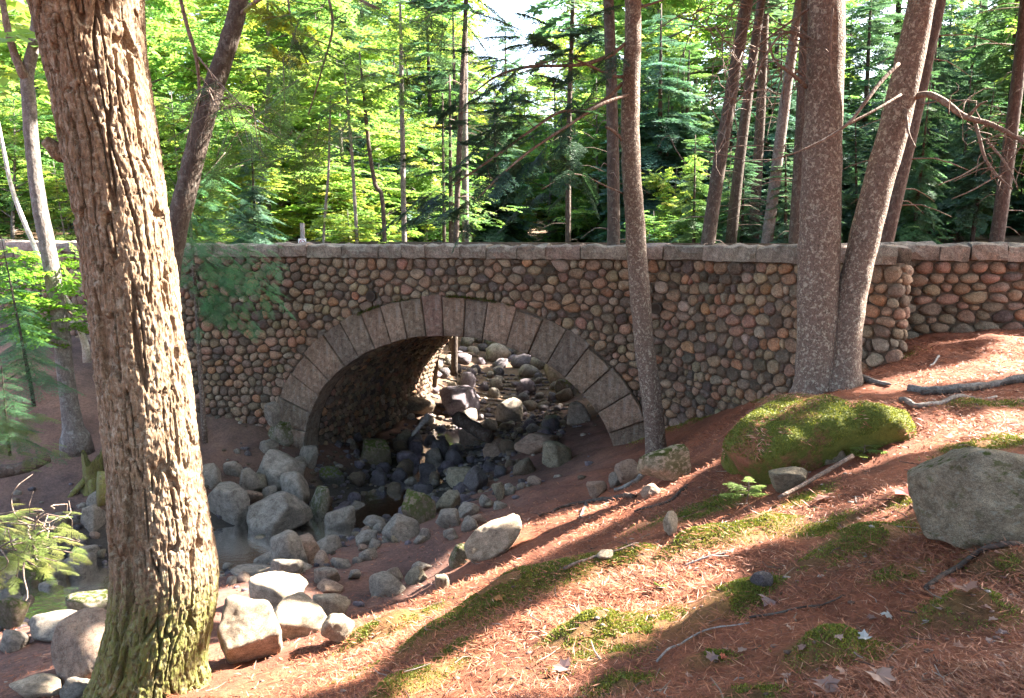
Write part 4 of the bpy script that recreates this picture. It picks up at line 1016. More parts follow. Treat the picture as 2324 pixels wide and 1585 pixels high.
# --- the big furrowed tree at left
def big_tree():
    axis = [(330,1600,300),(335,1560,262),(342,1500,232),(362,1400,232),(372,1300,236),(362,1200,225),(352,1100,214),(343,1000,214),(332,900,214),(319,800,213),(307,700,211),(296,600,210),(282,500,211),(267,400,212),(250,300,212),(232,200,213),(213,100,224),(198,0,243),(185,-90,262)]
    q, r = px_axis(axis, 5.6); r = r*0.93; q[0][2] -= 0.15
    d = unit(q[-1]-q[-4]); q = np.vstack([q, q[-1]+d*1.2, q[-1]+d*3.5, q[-1]+d*7.0]); r = np.concatenate([r, [r[-1]*0.85, r[-1]*0.7, r[-1]*0.35]])
    L = np.concatenate([[0], np.cumsum(np.linalg.norm(np.diff(q, axis=0), axis=1))]); Lf = np.concatenate([np.linspace(0, L[-4], 560), np.linspace(L[-4], L[-1], 60)[1:]])
    c = np.stack([np.interp(Lf, L, q[:, k_]) for k_ in range(3)], 1); R = np.interp(Lf, L, r); w_ = 9
    c[w_:-w_] = np.stack([np.convolve(c[:, k_], np.ones(2*w_+1)/(2*w_+1), 'valid') for k_ in range(3)], 1); R[w_:-w_] = np.convolve(R, np.ones(2*w_+1)/(2*w_+1), 'valid')
    seg = 300; th = np.linspace(0, 2*math.pi, seg, endpoint=False); TH, LL = np.meshgrid(th, Lf); n_ = len(Lf)
    RR = np.repeat(R, seg).reshape(n_, seg)
    base = np.stack([np.cos(TH), np.sin(TH)], -1)
    # root flare: lobes that die out upwards
    fl = np.exp(-np.clip(LL-0.05, 0, 9)/0.28); RR = RR*(1+fl*(0.13+0.16*np.maximum(0, np.cos(5*TH+0.7))**2))
    RR = RR*(1+0.05*np.cos(2*TH+LL*0.8)+0.03*np.cos(3*TH-LL*1.1))
    pr = np.stack([base[..., 0]*RR, base[..., 1]*RR, LL], -1).reshape(-1, 3)
    wv = vnoise(pr*np.array([5, 5, 1.6]), 31)*0.035
    n1 = vnoise(np.column_stack([pr[:, 0]*21+wv*26, pr[:, 1]*21+wv*26, pr[:, 2]*1.7]), 33)
    n2 = vnoise(np.column_stack([pr[:, 0]*40, pr[:, 1]*40, pr[:, 2]*9]), 35); n3 = fbm(pr*np.array([48, 48, 20]), 3, 37)
    sst = lambda x: x*x*(3-2*x)
    fur = 1-sst(np.clip((np.abs(n1)-0.045)/0.10, 0, 1)); cr = 1-sst(np.clip((np.abs(n2)-0.03)/0.09, 0, 1))
    dsp = 0.014-0.048*fur-0.015*cr*(1-fur)+0.013*n3+0.012*vnoise(pr*np.array([6, 6, 3]), 39)
    # one deep dark cleft near the top right
    dz = (LL.reshape(-1)-(L[-1]-9.2)); 
    rad_ = RR.reshape(-1)+dsp
    V = np.repeat(c, seg, 0); V[:, 0] += np.cos(TH).ravel()*rad_; V[:, 1] += np.sin(TH).ravel()*rad_
    i_ = np.arange(n_-1)[:, None]*seg; j = np.arange(seg)[None, :]; jn = (j+1) % seg
    quads = np.stack([i_+j, i_+jn, i_+seg+jn, i_+seg+j], -1).reshape(-1, 4)
    e = tree_thing('big_tree', q[0]+np.array([0, 0, 0.15]), 'massive leaning tree trunk with deeply furrowed bark, sunlit on its right side')
    link('trunk', mk_mesh('trunk', off(e, V), [quads]), MAT['bark_big'], e)
    # broken branch stub on the left side
    sp = np.array([P(165,345,5.55), P(135,345,5.5), P(118,332,5.47), P(100,318,5.45)]); sp = smooth_path(sp, 10)
    wood(e, 'branch_stub', [(sp, np.linspace(0.09, 0.028, 10))], 'bark_big', 0.25, 12)
    high_crown(e, q, 45, 3.0, 4.2, 9.0, G_HEM)
    return e
big_tree()
def simple_tree(name, pts, Y, label, mat, top=8.0, branches=(), crown=None, group=None, n=150, rough=0.06, seg=28, tip=0.5, flare=0.45):
    c, r = px_trunk(pts, Y, top, n, tip); c[0, 2] -= 0.25
    hgt = c[:, 2]-c[0, 2]; r = r*(1+flare*np.exp(-np.clip(hgt-0.2, 0, 9)/0.18))
    e = tree_thing(name, (c[0][0], c[0][1], c[0][2]+0.25), label, 'tree', group)
    wood(e, 'trunk', [(c, r)], mat, rough, seg, True, len(pts))
    for b_ in branches:
        bp = np.array([P(x, y, yy) for (x, y, w_, yy) in b_]); br_ = np.array([w_/2*depth(p)/F for (x, y, w_, yy), p in zip(b_, bp)]); k_ = max(8, 4*len(b_))
        wood(e, 'branch', [(smooth_path(bp, k_), smooth_path(br_[:, None], k_)[:, 0])], 'twig', 0.12, 8)
    return e, c
def twiggy(e, anchors, n, ln, mat='twig', seed=0, spread=0.9, down=0.3, beams=True):
    """fine bare twigs from anchor points"""
    parts = []; r = np.random.default_rng(seed)
    for _ in range(n):
        k_ = r.integers(len(anchors)-1); a = np.array(anchors[k_])+(np.array(anchors[k_+1])-np.array(anchors[k_]))*r.uniform(0, 1)+r.normal(0, .05, 3); d = unit(r.normal(size=3)*np.array([1, 0.5, spread])-np.array([0, 0, down])); l = ln*r.uniform(.4, 1.2)
        p = [a, a+d*l*0.4+r.normal(0, .03, 3), a+d*l*0.8+r.normal(0, .05, 3)-np.array([0, 0, .06*l]), a+d*l+r.normal(0, .05, 3)-np.array([0, 0, .16*l])]
        if beams and is_lit(np.array(p)).any(): continue
        parts.append((smooth_path(p, 6), np.linspace(0.007, 0.002, 6)))
    if parts: o = wood(e, 'twigs', parts, mat, 0, 4); o['kind'] = 'stuff'; return o
def foliage(e, segs, cols, L=1.0, temps=BOUGH, per=1, name='foliage', mat='needle', dn=0.25, wid=1.0, tipdir=None, jitpos=0.05):
    """segs: list of (p0, p1) world segments: boughs spread along and off each segment"""
    mb = MB(); O = []; D = []; LL = []
    for (p0, p1) in segs:
        ax = unit(p1-p0); l = np.linalg.norm(p1-p0); side = unit(np.cross(ax, [0, 0, 1.0])); m_ = max(2, int(l*per/(L*0.22)))
        for k_ in range(m_):
            t = (k_+0.5)/m_; s_ = 1 if k_ % 2 else -1
            d = ax*RNG.uniform(.5, 1.0)+side*s_*RNG.uniform(.3, .9)+np.array([0, 0, -dn*RNG.uniform(.3, 1.4)]); O.append(p0+(p1-p0)*t+RNG.normal(0, jitpos, 3)); D.append(d); LL.append(L*RNG.uniform(.5, 1.1)*(1-.35*t))
        O.append(p1-(p1-p0)*0.05); D.append(ax+np.array([0, 0, -dn])); LL.append(L*0.8)
    put(mb, temps, off(e, np.array(O)), np.array(D), np.array(LL), jit(cols, len(O), 0.25, 0.12), wid)
    return link(name, mb.mesh(name, False), MAT[mat], e)
# --- slim spruce in front of the right arch leg, with dark boughs reaching left
e, c = simple_tree('spruce_tree', [(1492,1070,52),(1488,1000,46),(1478,900,46),(1464,800,45),(1455,700,46),(1447,600,46),(1441,500,46),(1434,400,43),(1430,300,42),(1432,200,40),(1436,100,38),(1437,0,37),(1440,-60,36)], 11.2,
    'slim scaly spruce trunk standing before the right leg of the arch', 'bark_spruce', 8.0,
    [[(1425,95,10,11.2),(1385,125,9,11.1),(1330,145,9,11.0),(1270,150,7,10.9),(1200,152,7,10.8),(1130,172,5,10.7),(1070,215,3,10.6)],
     [(1420,175,8,11.2),(1390,172,7,11.1),(1340,150,6,11.0),(1290,128,4,10.9)],
     [(1412,190,10,11.2),(1375,225,9,11.1),(1330,252,9,11.0),(1270,255,7,10.9),(1200,300,6,10.8),(1110,365,6,10.7),(1030,420,3,10.6)],
     [(1425,215,8,11.1),(1360,240,8,10.9),(1290,285,7,10.8),(1200,345,6,10.6),(1130,405,5,10.5),(1085,450,3,10.4)],
     [(1422,330,8,11.2),(1395,300,8,11.1),(1375,288,6,11.0)], [(1440,20,7,11.2),(1490,5,5,11.2),(1540,-15,4,11.2)],
     [(1415,440,5,11.2),(1380,425,4,11.0),(1300,395,3,10.8),(1230,430,2.5,10.6)]])
fol = []
for (x0, y0, x1, y1, yy) in [(1300,150,1130,190,10.9),(1200,150,1040,230,10.7),(1240,270,1090,330,10.8),(1200,300,1010,250,10.6),(1130,350,960,440,10.6),(1100,400,930,360,10.5),(1180,350,1040,290,10.7),(1260,280,1150,235,10.9),(1330,130,1250,60,10.9),(1290,128,1180,85,10.9),(1060,430,920,480,10.5),(1230,120,1330,40,10.9),(1390,130,1300,220,11.1),(1340,250,1240,330,11.0),(1300,285,1180,400,10.8),(1250,310,1330,420,10.9),(1180,170,1080,120,10.8),(1100,190,1000,170,10.7),(1360,240,1290,190,11.0),(1160,380,1060,500,10.6),(1400,60,1330,100,11.1),(1290,400,1180,470,10.8)]:
    fol.append((P(x0, y0, yy), P(x1, y1, yy-0.1)))
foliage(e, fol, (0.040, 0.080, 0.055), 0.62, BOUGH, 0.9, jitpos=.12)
twiggy(e, [P(1330,252,11), P(1270,255,10.9), P(1200,300,10.8), P(1110,365,10.7)], 26, 0.6, seed=2); twiggy(e, [P(1385,125,11.1), P(1270,150,10.9), P(1130,172,10.7)], 26, 0.6, seed=22)
high_crown(e, c, 40, 1.8, 4.2, 8.0, G_SPRUCE)
# --- the twin trunks at right
e, c = simple_tree('twin_spruce', [(1850,900,90),(1850,850,84),(1855,760,86),(1858,640,90),(1860,560,92),(1862,460,90),(1866,350,86),(1870,240,84),(1874,120,83),(1876,0,82),(1878,-60,80)], 8.8,
    'thicker left stem of the twin trunks with pale lichen before the right wing wall', 'bark_spruce', 8.5,
    [[(1890,20,5,8.55),(1886,80,6,8.53),(1884,140,6,8.52),(1890,185,6,8.52),(1906,225,5,8.54),(1910,250,4,8.56)], [(1832,200,10,8.8),(1800,170,8,8.7),(1760,140,6,8.7),(1745,100,5,8.7)],
     [(1835,90,7,8.8),(1780,75,6,8.7),(1735,130,5,8.6),(1705,195,4,8.6),(1640,262,3,8.6)], [(1835,20,6,8.8),(1780,60,5,8.8),(1700,120,4,8.9)]])
high_crown(e, c, 45, 2.0, 4.0, 8.5, G_SPRUCE); twiggy(e, [P(1835,90,8.8), P(1780,75,8.7), P(1735,130,8.6), P(1705,195,8.6), P(1640,262,8.6), P(1560,380,8.7)], 40, 0.6, seed=3, beams=False); twiggy(e, [P(1832,200,8.8), P(1760,140,8.7), P(1730,40,8.7), P(1680,-20,8.8)], 30, 0.6, seed=33, beams=False); twiggy(e, [P(1560,20,9.0), P(1640,80,9.0), P(1700,120,8.9)], 22, 0.7, seed=34, beams=False)
e, c = simple_tree('twin_spruce', [(1902,880,84),(1912,830,76),(1918,760,72),(1930,680,68),(1948,600,66),(1972,500,66),(1998,400,66),(2026,300,66),(2050,200,64),(2072,100,62),(2092,0,58),(2102,-60,56)], 8.75,
    'right leaning stem of the twin trunks with a bright rim of sun', 'bark_spruce', 8.0,
    [[(2070,222,14,8.7),(2105,214,14,8.6),(2145,232,14,8.5),(2190,265,13,8.4),(2250,283,11,8.3),(2324,322,9,8.2),(2420,380,6,8.1)], [(2200,262,8,8.4),(2222,238,5,8.3),(2240,230,3,8.2)],
     [(2212,275,8,8.4),(2222,310,8,8.35),(2236,360,7,8.3),(2262,398,6,8.2),(2298,430,4,8.1)], [(2240,320,6,8.3),(2280,368,5,8.2),(2310,425,3,8.1)], [(2236,366,4,8.3),(2190,395,3.5,8.2),(2130,420,2.5,8.1)],
     [(2262,400,4,8.2),(2210,430,3,8.1),(2160,452,2,8.0)], [(2055,250,9,8.6),(2062,300,5,8.5),(2078,335,3,8.4)],
     [(2040,145,8,8.4),(2000,185,9,8.3),(1965,230,9,8.2),(1930,275,7,8.2),(1880,312,6,8.2),(1810,345,4,8.2),(1735,368,3,8.2)], [(2045,215,6,8.5),(1990,248,6,8.3),(1920,285,6,8.2)]])
high_crown(e, c, 45, 2.0, 4.0, 8.0, G_SPRUCE); twiggy(e, [P(2145,232,8.5), P(2190,265,8.4), P(2250,283,8.3), P(2324,322,8.2)], 14, 0.4, seed=4, beams=False); twiggy(e, [P(2222,310,8.35), P(2236,360,8.3), P(2298,430,8.1)], 12, 0.35, seed=44, beams=False)
# --- leaning hemlock behind the big trunk: its boughs hang into the top of the picture
e, c = simple_tree('hemlock_tree', [(352,1010,58),(355,940,52),(368,760,50),(392,560,50),(418,450,48),(440,360,48),(466,260,47),(492,180,44),(515,110,42),(535,40,40),(552,-40,38)], 12.0,
    'leaning grey trunk behind the big tree with boughs hanging over the bridge', 'bark_dark', 8.0,
    [[(405,-20,9,11.4),(425,60,10,11.5),(445,130,9,11.6),(452,200,7,11.8),(448,270,5,11.9)], [(450,130,5,11.6),(500,190,4,11.5),(560,250,3,11.2),(640,320,2,11.0)], [(535,40,10,12.0),(620,-20,9,11.6),(720,-40,7,11.2),(860,20,5,10.6)],
     [(740,-30,7,10.9),(755,60,6,10.8),(730,160,4,10.7),(700,260,3,10.6)], [(650,-30,6,11.2),(665,70,5,11.1),(700,150,3,11.0)]])
O, D, L = [], [], []
for (x0, y0, x1, y1, yy, n_) in [(640,-20,980,40,10.7,16),(640,60,880,150,10.8,13),(660,120,800,300,10.8,12),(560,200,700,380,11.0,7),(430,180,560,400,11.8,12),(860,100,960,200,10.6,6),(960,-20,1090,60,10.5,9),(520,300,640,460,11.2,4)]:
    for _ in range(n_):
        p_ = P(random.uniform(x0, x1), random.uniform(y0, y1), yy+random.gauss(0, .35)); O.append(p_); D.append((random.gauss(-.1, .8), random.gauss(0, .5), random.uniform(-.9, -.15))); L.append(random.uniform(.45, .9))
mb = MB(); put(mb, BOUGHF, off(e, np.array(O)), np.array(D), np.array(L), jit((0.085, 0.15, 0.05), len(O), .3, .1)); link('foliage', mb.mesh('foliage', False), MAT['needle'], e)
wood(e, 'twigs', [(np.array([p_, p_+unit(np.array(d_))*l_*.9]), np.array([.006, .002])) for p_, d_, l_ in zip(O, D, L)], 'twig', 0, 4)['kind'] = 'stuff'
foliage(e, [(P(560,-20,11.3), P(640,40,11.2)), (P(600,0,11.2), P(690,60,11.1)), (P(600,90,11.3), P(680,140,11.2))], (0.24, 0.25, 0.02), 0.5, BOUGH, 1.6, 'sun_tinted_foliage')  # sunlight put into the colour of these boughs: brighter and yellower
twiggy(e, [P(560,260,11.2), P(445,200,11.8), P(640,250,10.8)], 30, 0.9, seed=6)
high_crown(e, c, 40, 2.5, 5.0, 8.5, G_HEM)
# --- slender forked maple at far left and its bright leaves
e, c = simple_tree('maple_tree', [(172,995,50),(165,960,40),(150,860,36),(140,760,36),(125,660,35),(108,560,34),(92,480,32),(80,400,30),(70,300,30),(66,230,30),(62,175,27),(78,90,24),(86,0,22),(90,-60,20)], 12.6,
    'slender dark forked tree at the far left beside the stump', 'bark_grey', 8.0,
    [[(62,178,24,12.6),(48,160,22,12.5),(32,120,18,12.5),(18,70,16,12.4),(5,0,14,12.4),(-8,-60,12,12.4)], [(152,700,6,12.6),(165,715,5,12.5),(195,720,4,12.4)]])
for (cx_, cy_, n_, sz) in [(150,610,16,42),(60,650,30,60),(30,600,18,40),(140,680,12,38),(80,740,16,50),(150,725,8,30)]:
    o_ = np.array([P(cx_+random.gauss(0, sz*0.6), cy_+random.gauss(0, sz*0.5), 12.9+random.gauss(0, .3)) for _ in range(n_)]); d_ = RNG.normal(size=(n_, 3))*np.array([1, .8, .2])-np.array([0, 0, .15])
    mb = MB(); put(mb, SPRAYN, off(e, o_), d_, RNG.uniform(.35, .6, n_), jit((0.13, 0.24, 0.03), n_, .3, .1)); link('leaves', mb.mesh('leaves', False), MAT['leaf'], e)
high_crown(e, c, 30, 2.0, 5.0, 8.0, G_MAPLE2, SPRAY)
# --- thin birch, leaning right
e, c = simple_tree('birch_tree', [(196,790,13),(170,715,12),(150,680,12),(120,640,11),(95,600,11),(70,540,10),(45,480,10),(25,420,9),(10,350,8),(-10,250,7)], 13.6, 'thin pale birch stem leaning left at the far left edge', 'bark_birch', 6.0)
high_crown(e, c, 25, 1.2, 2.8, 6.0, G_MAPLE, SPRAY)

# --- unseen tall conifers outside the picture, added so their crowns darken the foreground slope
for (x, y, rr, lab) in ((5.6, 1.2, .2, 'unseen tall conifer added for shade outside the frame at right beside the granite boulder'), (1.6, -3.2, .22, 'unseen tall conifer added for shade behind the viewpoint on the slope'), (8.6, 4.6, .2, 'unseen tall conifer added for shade outside the frame at right above the upper path'), (-3.5, -2.5, .18, 'unseen tall conifer added for shade behind the viewpoint toward the stream')):
    z0 = float(hfast(np.array([[x, y]]))[0]); e = tree_thing('tall_conifer', (x, y, z0), lab, 'tree', 'unseen shade conifers around the viewpoint'); q = np.array([[x+.02*k_, y, z0-.25+k_*1.3] for k_ in range(11)])
    wood(e, 'trunk', [(smooth_path(q, 24), np.linspace(rr, .04, 24))], 'bark_spruce', .06, 14); high_crown(e, q, 110, 3.2, 3.6, 11.0, G_SPRUCE, None, (1.2, 2.2))
# ------------------------------------------------------------------ background forest
def proto_conifer(seed, H=10.0, z0=0.8, spread=2.2, n=120, col=G_SPRUCE, droop=0.3, bare=14):
    r = np.random.default_rng(seed); mw_, mf = MB(), MB()
    pts = np.stack([np.linspace(0, r.uniform(-.3, .3), 14), np.linspace(0, r.uniform(-.3, .3), 14), np.linspace(-0.3, H, 14)], 1)
    V, qs, ts = tube(pts, np.linspace(0.15, 0.02, 14), 9, True, 0.08, seed); mw_.add(V, qs, ts)
    for _ in range(bare):
        z = r.uniform(0.4, H*0.5); a = r.uniform(0, 6.28); l = r.uniform(.5, 1.5); p = np.array([np.interp(z, pts[:, 2], pts[:, 0]), np.interp(z, pts[:, 2], pts[:, 1]), z])
        V, qs, ts = tube(smooth_path([p, p+[math.cos(a)*l*.6, math.sin(a)*l*.6, .02], p+[math.cos(a)*l, math.sin(a)*l, -.15]], 5), np.linspace(.018, .005, 5), 4, False); mw_.add(V, qs, ts)
    z = z0+(H-z0)*np.sort(r.uniform(0, 1, n)**1.15); az = np.arange(n)*2.399+r.uniform(-.4, .4, n); L = (spread*(1-(z-z0)/(H-z0+0.6))**0.8+0.3)*r.uniform(.6, 1.1, n)
    o = np.stack([np.interp(z, pts[:, 2], pts[:, 0]), np.interp(z, pts[:, 2], pts[:, 1]), z], 1); d = np.stack([np.cos(az), np.sin(az), -droop*r.uniform(.3, 1.3, n)+0.4*(z/H)**3], 1)
    put(mf, BOUGHM, o+d*0.1, d, L, jit(col, n, .3, .12))
    # a few secondary boughs hang from the longer branches
    m_ = L > spread*0.5; put(mf, BOUGHM, o[m_]+d[m_]*(L[m_]*0.45)[:, None], d[m_]+r.normal(0, .5, (m_.sum(), 3))-np.array([0, 0, .3]), L[m_]*0.6, jit(col, m_.sum(), .3, .12))
    return mw_.mesh('trunk'), mf.mesh('crown', False)
def proto_maple(seed, H=10.0, z0=1.0, spread=3.0, n=620, cols=(G_MAPLE, G_MAPLE2, G_YEL), leaf=0.85):
    r = np.random.default_rng(seed); mw_, mf = MB(), MB(); tips = []
    bend = r.uniform(-.6, .6, 2); pts = smooth_path([[0, 0, -.3], [bend[0]*.3, bend[1]*.3, H*.3], [bend[0], bend[1], H*.65], [bend[0]*1.4, bend[1]*1.4, H]], 14)
    V, qs, ts = tube(pts, np.linspace(0.13, 0.02, 14), 8, True, 0.1, seed); mw_.add(V, qs, ts)
    for k_ in range(16):
        z = z0+(H*0.92-z0)*(k_+r.uniform(0, 1))/16; a = k_*2.4+r.uniform(-.5, .5); l = spread*(0.55+0.45*math.sin(math.pi*min(1, (z-z0)/(H-z0)+.25)))*r.uniform(.6, 1.05)
        p = np.array([np.interp(z, pts[:, 2], pts[:, 0]), np.interp(z, pts[:, 2], pts[:, 1]), z]); d = np.array([math.cos(a), math.sin(a), r.uniform(.1, .6)])
        b_ = smooth_path([p, p+d*l*.35, p+d*l*.7+[0, 0, .1], p+d*l+[0, 0, .05]], 7); V, qs, ts = tube(b_, np.linspace(.045, .010, 7), 5, False); mw_.add(V, qs, ts)
        for t in np.linspace(.25, 1, 6):
            q = np.array([np.interp(t, np.linspace(0, 1, 7), b_[:, j]) for j in range(3)]); tips.append((q, d)); 
            for _ in range(2):
                d2 = unit(d+r.normal(0, .7, 3)); e_ = q+d2*r.uniform(.3, .8); V, qs, ts = tube(np.array([q, e_]), np.array([.01, .005]), 3, False); mw_.add(V, qs, ts); tips.append((e_, d2))
    pick = r.integers(0, len(tips), n); o = np.array([tips[k_][0] for k_ in pick])+r.normal(0, .28, (n, 3))*np.array([1, 1, .6]); d = np.array([tips[k_][1] for k_ in pick])+r.normal(0, .8, (n, 3)); d[:, 2] = d[:, 2]*0.3-.1
    cc = np.array(cols)[r.choice(len(cols), n, p=[.55, .35, .10] if len(cols) == 3 else None)]
    put(mf, SPRAY, o, d, leaf*r.uniform(.6, 1.15, n), cc*RNG.uniform(.75, 1.25, (n, 1))*RNG.uniform(.92, 1.08, (n, 3)))
    return mw_.mesh('trunk'), mf.mesh('crown', False)
PC = [proto_conifer(1), proto_conifer(2, 10, 0.4, 1.9, 130, G_HEM, 0.45), proto_conifer(3, 10, 2.2, 2.0, 100, G_SPRUCE, 0.35, 26)]
PM = [proto_maple(5), proto_maple(6, 10, 0.5, 2.6), proto_maple(7, 10, 1.6, 3.2, 620, (G_MAPLE2, G_MAPLE, G_YEL))]
for me in [p[0] for p in PC]: me.materials.append(MAT['bark_dark'])
for me in [p[0] for p in PM]: me.materials.append(MAT['bark_grey'])
for me in [p[1] for p in PC]: me.materials.append(MAT['needle'])
for me in [p[1] for p in PM]: me.materials.append(MAT['leaf'])
def plant_tree(kind, x, y, sc_xy, sc_z, label, group, tint=(1, 1, 1), rot=None):
    tr_, cr = (PC+PM)[kind]; z = float(hfast(np.array([[x, y]]))[0])
    e = empty('conifer_tree' if kind < 3 else 'maple_tree', (x, y, z)); e.scale = (sc_xy, sc_xy, sc_z); e.rotation_euler = (random.uniform(-.04, .04), random.uniform(-.04, .04), random.uniform(0, 6.28) if rot is None else rot)
    tag(e, label, 'tree', group)
    for nm, me in (('trunk', tr_), ('crown', cr)):
        o = bpy.data.objects.new(nm, me); C.objects.link(o); o.parent = e; o.color = (*tint, 1)
    return e
def ztan(y): return math.tan(math.atan((CY-y)/F)-PITCH)           # rise per metre that the picture shows at height y
def forest(n, ylo, yhi, hmin, hmax, far, pxr=(-350, 2700)):
    placed = []; tries = 0
    while len(placed) < n and tries < 4000:
        tries += 1
        Y = random.uniform(ylo, yhi); px = random.uniform(*pxr); X = (px-CX)/F*Y
        if far < 2 and np.min(np.linalg.norm(SC-np.array([X, Y]), axis=1)) < (3.6 if Y < 32 else 1.2): continue
        if any((X-a)**2+(Y-b)**2 < (1.5+0.8*far)**2 for a, b in placed): continue
        H = random.uniform(hmin, hmax); conifer = random.random() < (0.30 if px < 950 else 0.55 if px < 1150 else 0.86)
        if 1080 < px < 1350: H = min(H, Y*ztan(random.uniform(90, 260))+1.2)
        elif 1000 < px < 1430: H = min(H, Y*ztan(random.uniform(-40, 200))+1.2)
        H = max(H, 2.5)
        kind = random.choice([0, 1, 1, 2]) if conifer else random.choice([3, 4, 4, 5])
        side = 'left' if px < 780 else 'middle' if px < 1450 else 'right'
        if conifer: lab = f'{["bushy young", "dark", "distant dark"][far]} conifer in the {["first row", "woods", "far woods"][far]} behind the {side} of the bridge'; tn = (1, 1, 1) if side != 'right' else random.choice([(1, 1, 1), (1.2, 1.15, 1.1), (.8, .9, 1.1)])
        else: lab = f'{["low leafy", "yellow green", "distant pale green"][far]} maple in the {["first row", "woods", "far woods"][far]} behind the {side} of the bridge'; tn = random.choice([(1, 1, 1), (1.35, 1.15, .85), (1.2, 1.1, .9), (.9, 1, 1)])
        plant_tree(kind, X, Y, H/10*random.uniform(.85, 1.2), H/10, lab, f'{"conifers" if conifer else "maples"} of the {["first row", "woods", "far woods"][far]} behind the {side} of the bridge', tn); placed.append((X, Y))
forest(42, 20.5, 26, 2.4, 5.5, 0)
forest(16, 21.5, 28, 1.8, 3.6, 0, (1000, 1500))
forest(26, 35, 60, 5, 13, 1, (1040, 1560))
forest(62, 26, 42, 5, 13, 1)
forest(60, 44, 85, 11, 24, 2)
for (x, y, H) in ((6.6, 31.5, 9), (8.6, 33, 11), (5.6, 29.5, 7), (10.5, 34.5, 12), (7.5, 36, 10)):  # conifers added to keep the upstream streambed in shade
    plant_tree(random.choice([0, 1]), x, y, H/10*1.25, H/10, 'dark conifer added to shade the stream on the right bank upstream of the bridge', 'added shade conifers on the upstream bank')
for (px, y, H) in ((1500, 42, 17), (1570, 46, 19), (1440, 50, 16), (1040, 40, 14), (990, 44, 16), (1360, 38, 9.5)):
    plant_tree(random.choice([0, 1, 4]), (px-CX)/F*y, y, H/10*.9, H/10, 'tall tree flanking the bright sky gap behind the bridge', 'trees beside the sky gap')
# ------------------------------------------------------------------ tall trunks behind the bridge, unseen ones at right; crowns shaped for ground shade
TALL = [(1612,1650,35,19.0,'reddish trunk, leftmost of the slim trunks behind the right parapet'),(1662,1692,27,22.0,'second slim trunk from the left behind the right parapet'),(1714,1722,25,24.0,'third and thinnest of the slim trunks behind the right parapet'),
        (1736,1775,28,21.0,'grey leaning trunk, fourth of the slim trunks behind the right parapet'),(1798,1815,32,18.5,'trunk close beside the thick twin stem behind the parapet'),(1388,1383,32,17.8,'dark trunk half hidden behind the slim spruce above the coping'),
        (2010,2062,36,15.8,'brown leaning trunk seen right of the twin trunks'),(2262,2290,30,20,'dark trunk behind the roadside wall near the right edge'),(1290,1296,14,25,'thin grey trunk behind the middle of the parapet'),(1040,1046,15,23,'straight grey trunk behind the parapet left of the sky gap'),
        (2480,2600,40,14.5,'unseen tall conifer with shade canopy just outside the right edge beyond the roadside wall'),(2750,2800,46,15.5,'unseen tall conifer with shade canopy off the right side beyond the roadside wall')]
tall = []
for (xb, xt, w_, Y, lab) in TALL:
    b0 = P(xb, 555, Y); t0 = P(xt, 300, Y); d = unit(t0-b0); zg = float(hfast(np.array([[b0[0], b0[1]]]))[0])
    p0 = b0+d*((zg-0.25-b0[2])/d[2]); top = b0+d*((15.0-b0[2])/d[2]); k_ = 30; t = np.linspace(0, 1, k_)[:, None]; pts = p0+(top-p0)*t; pts[:, :2] += np.stack([np.sin(t[:, 0]*7+xb), np.cos(t[:, 0]*6+xb)], 1)*0.07
    r0 = w_/2*depth(b0)/F
    tall.append(dict(p=pts, r=r0*np.linspace(1.08, 0.3, k_), lab=lab, cl=[], xb=xb))
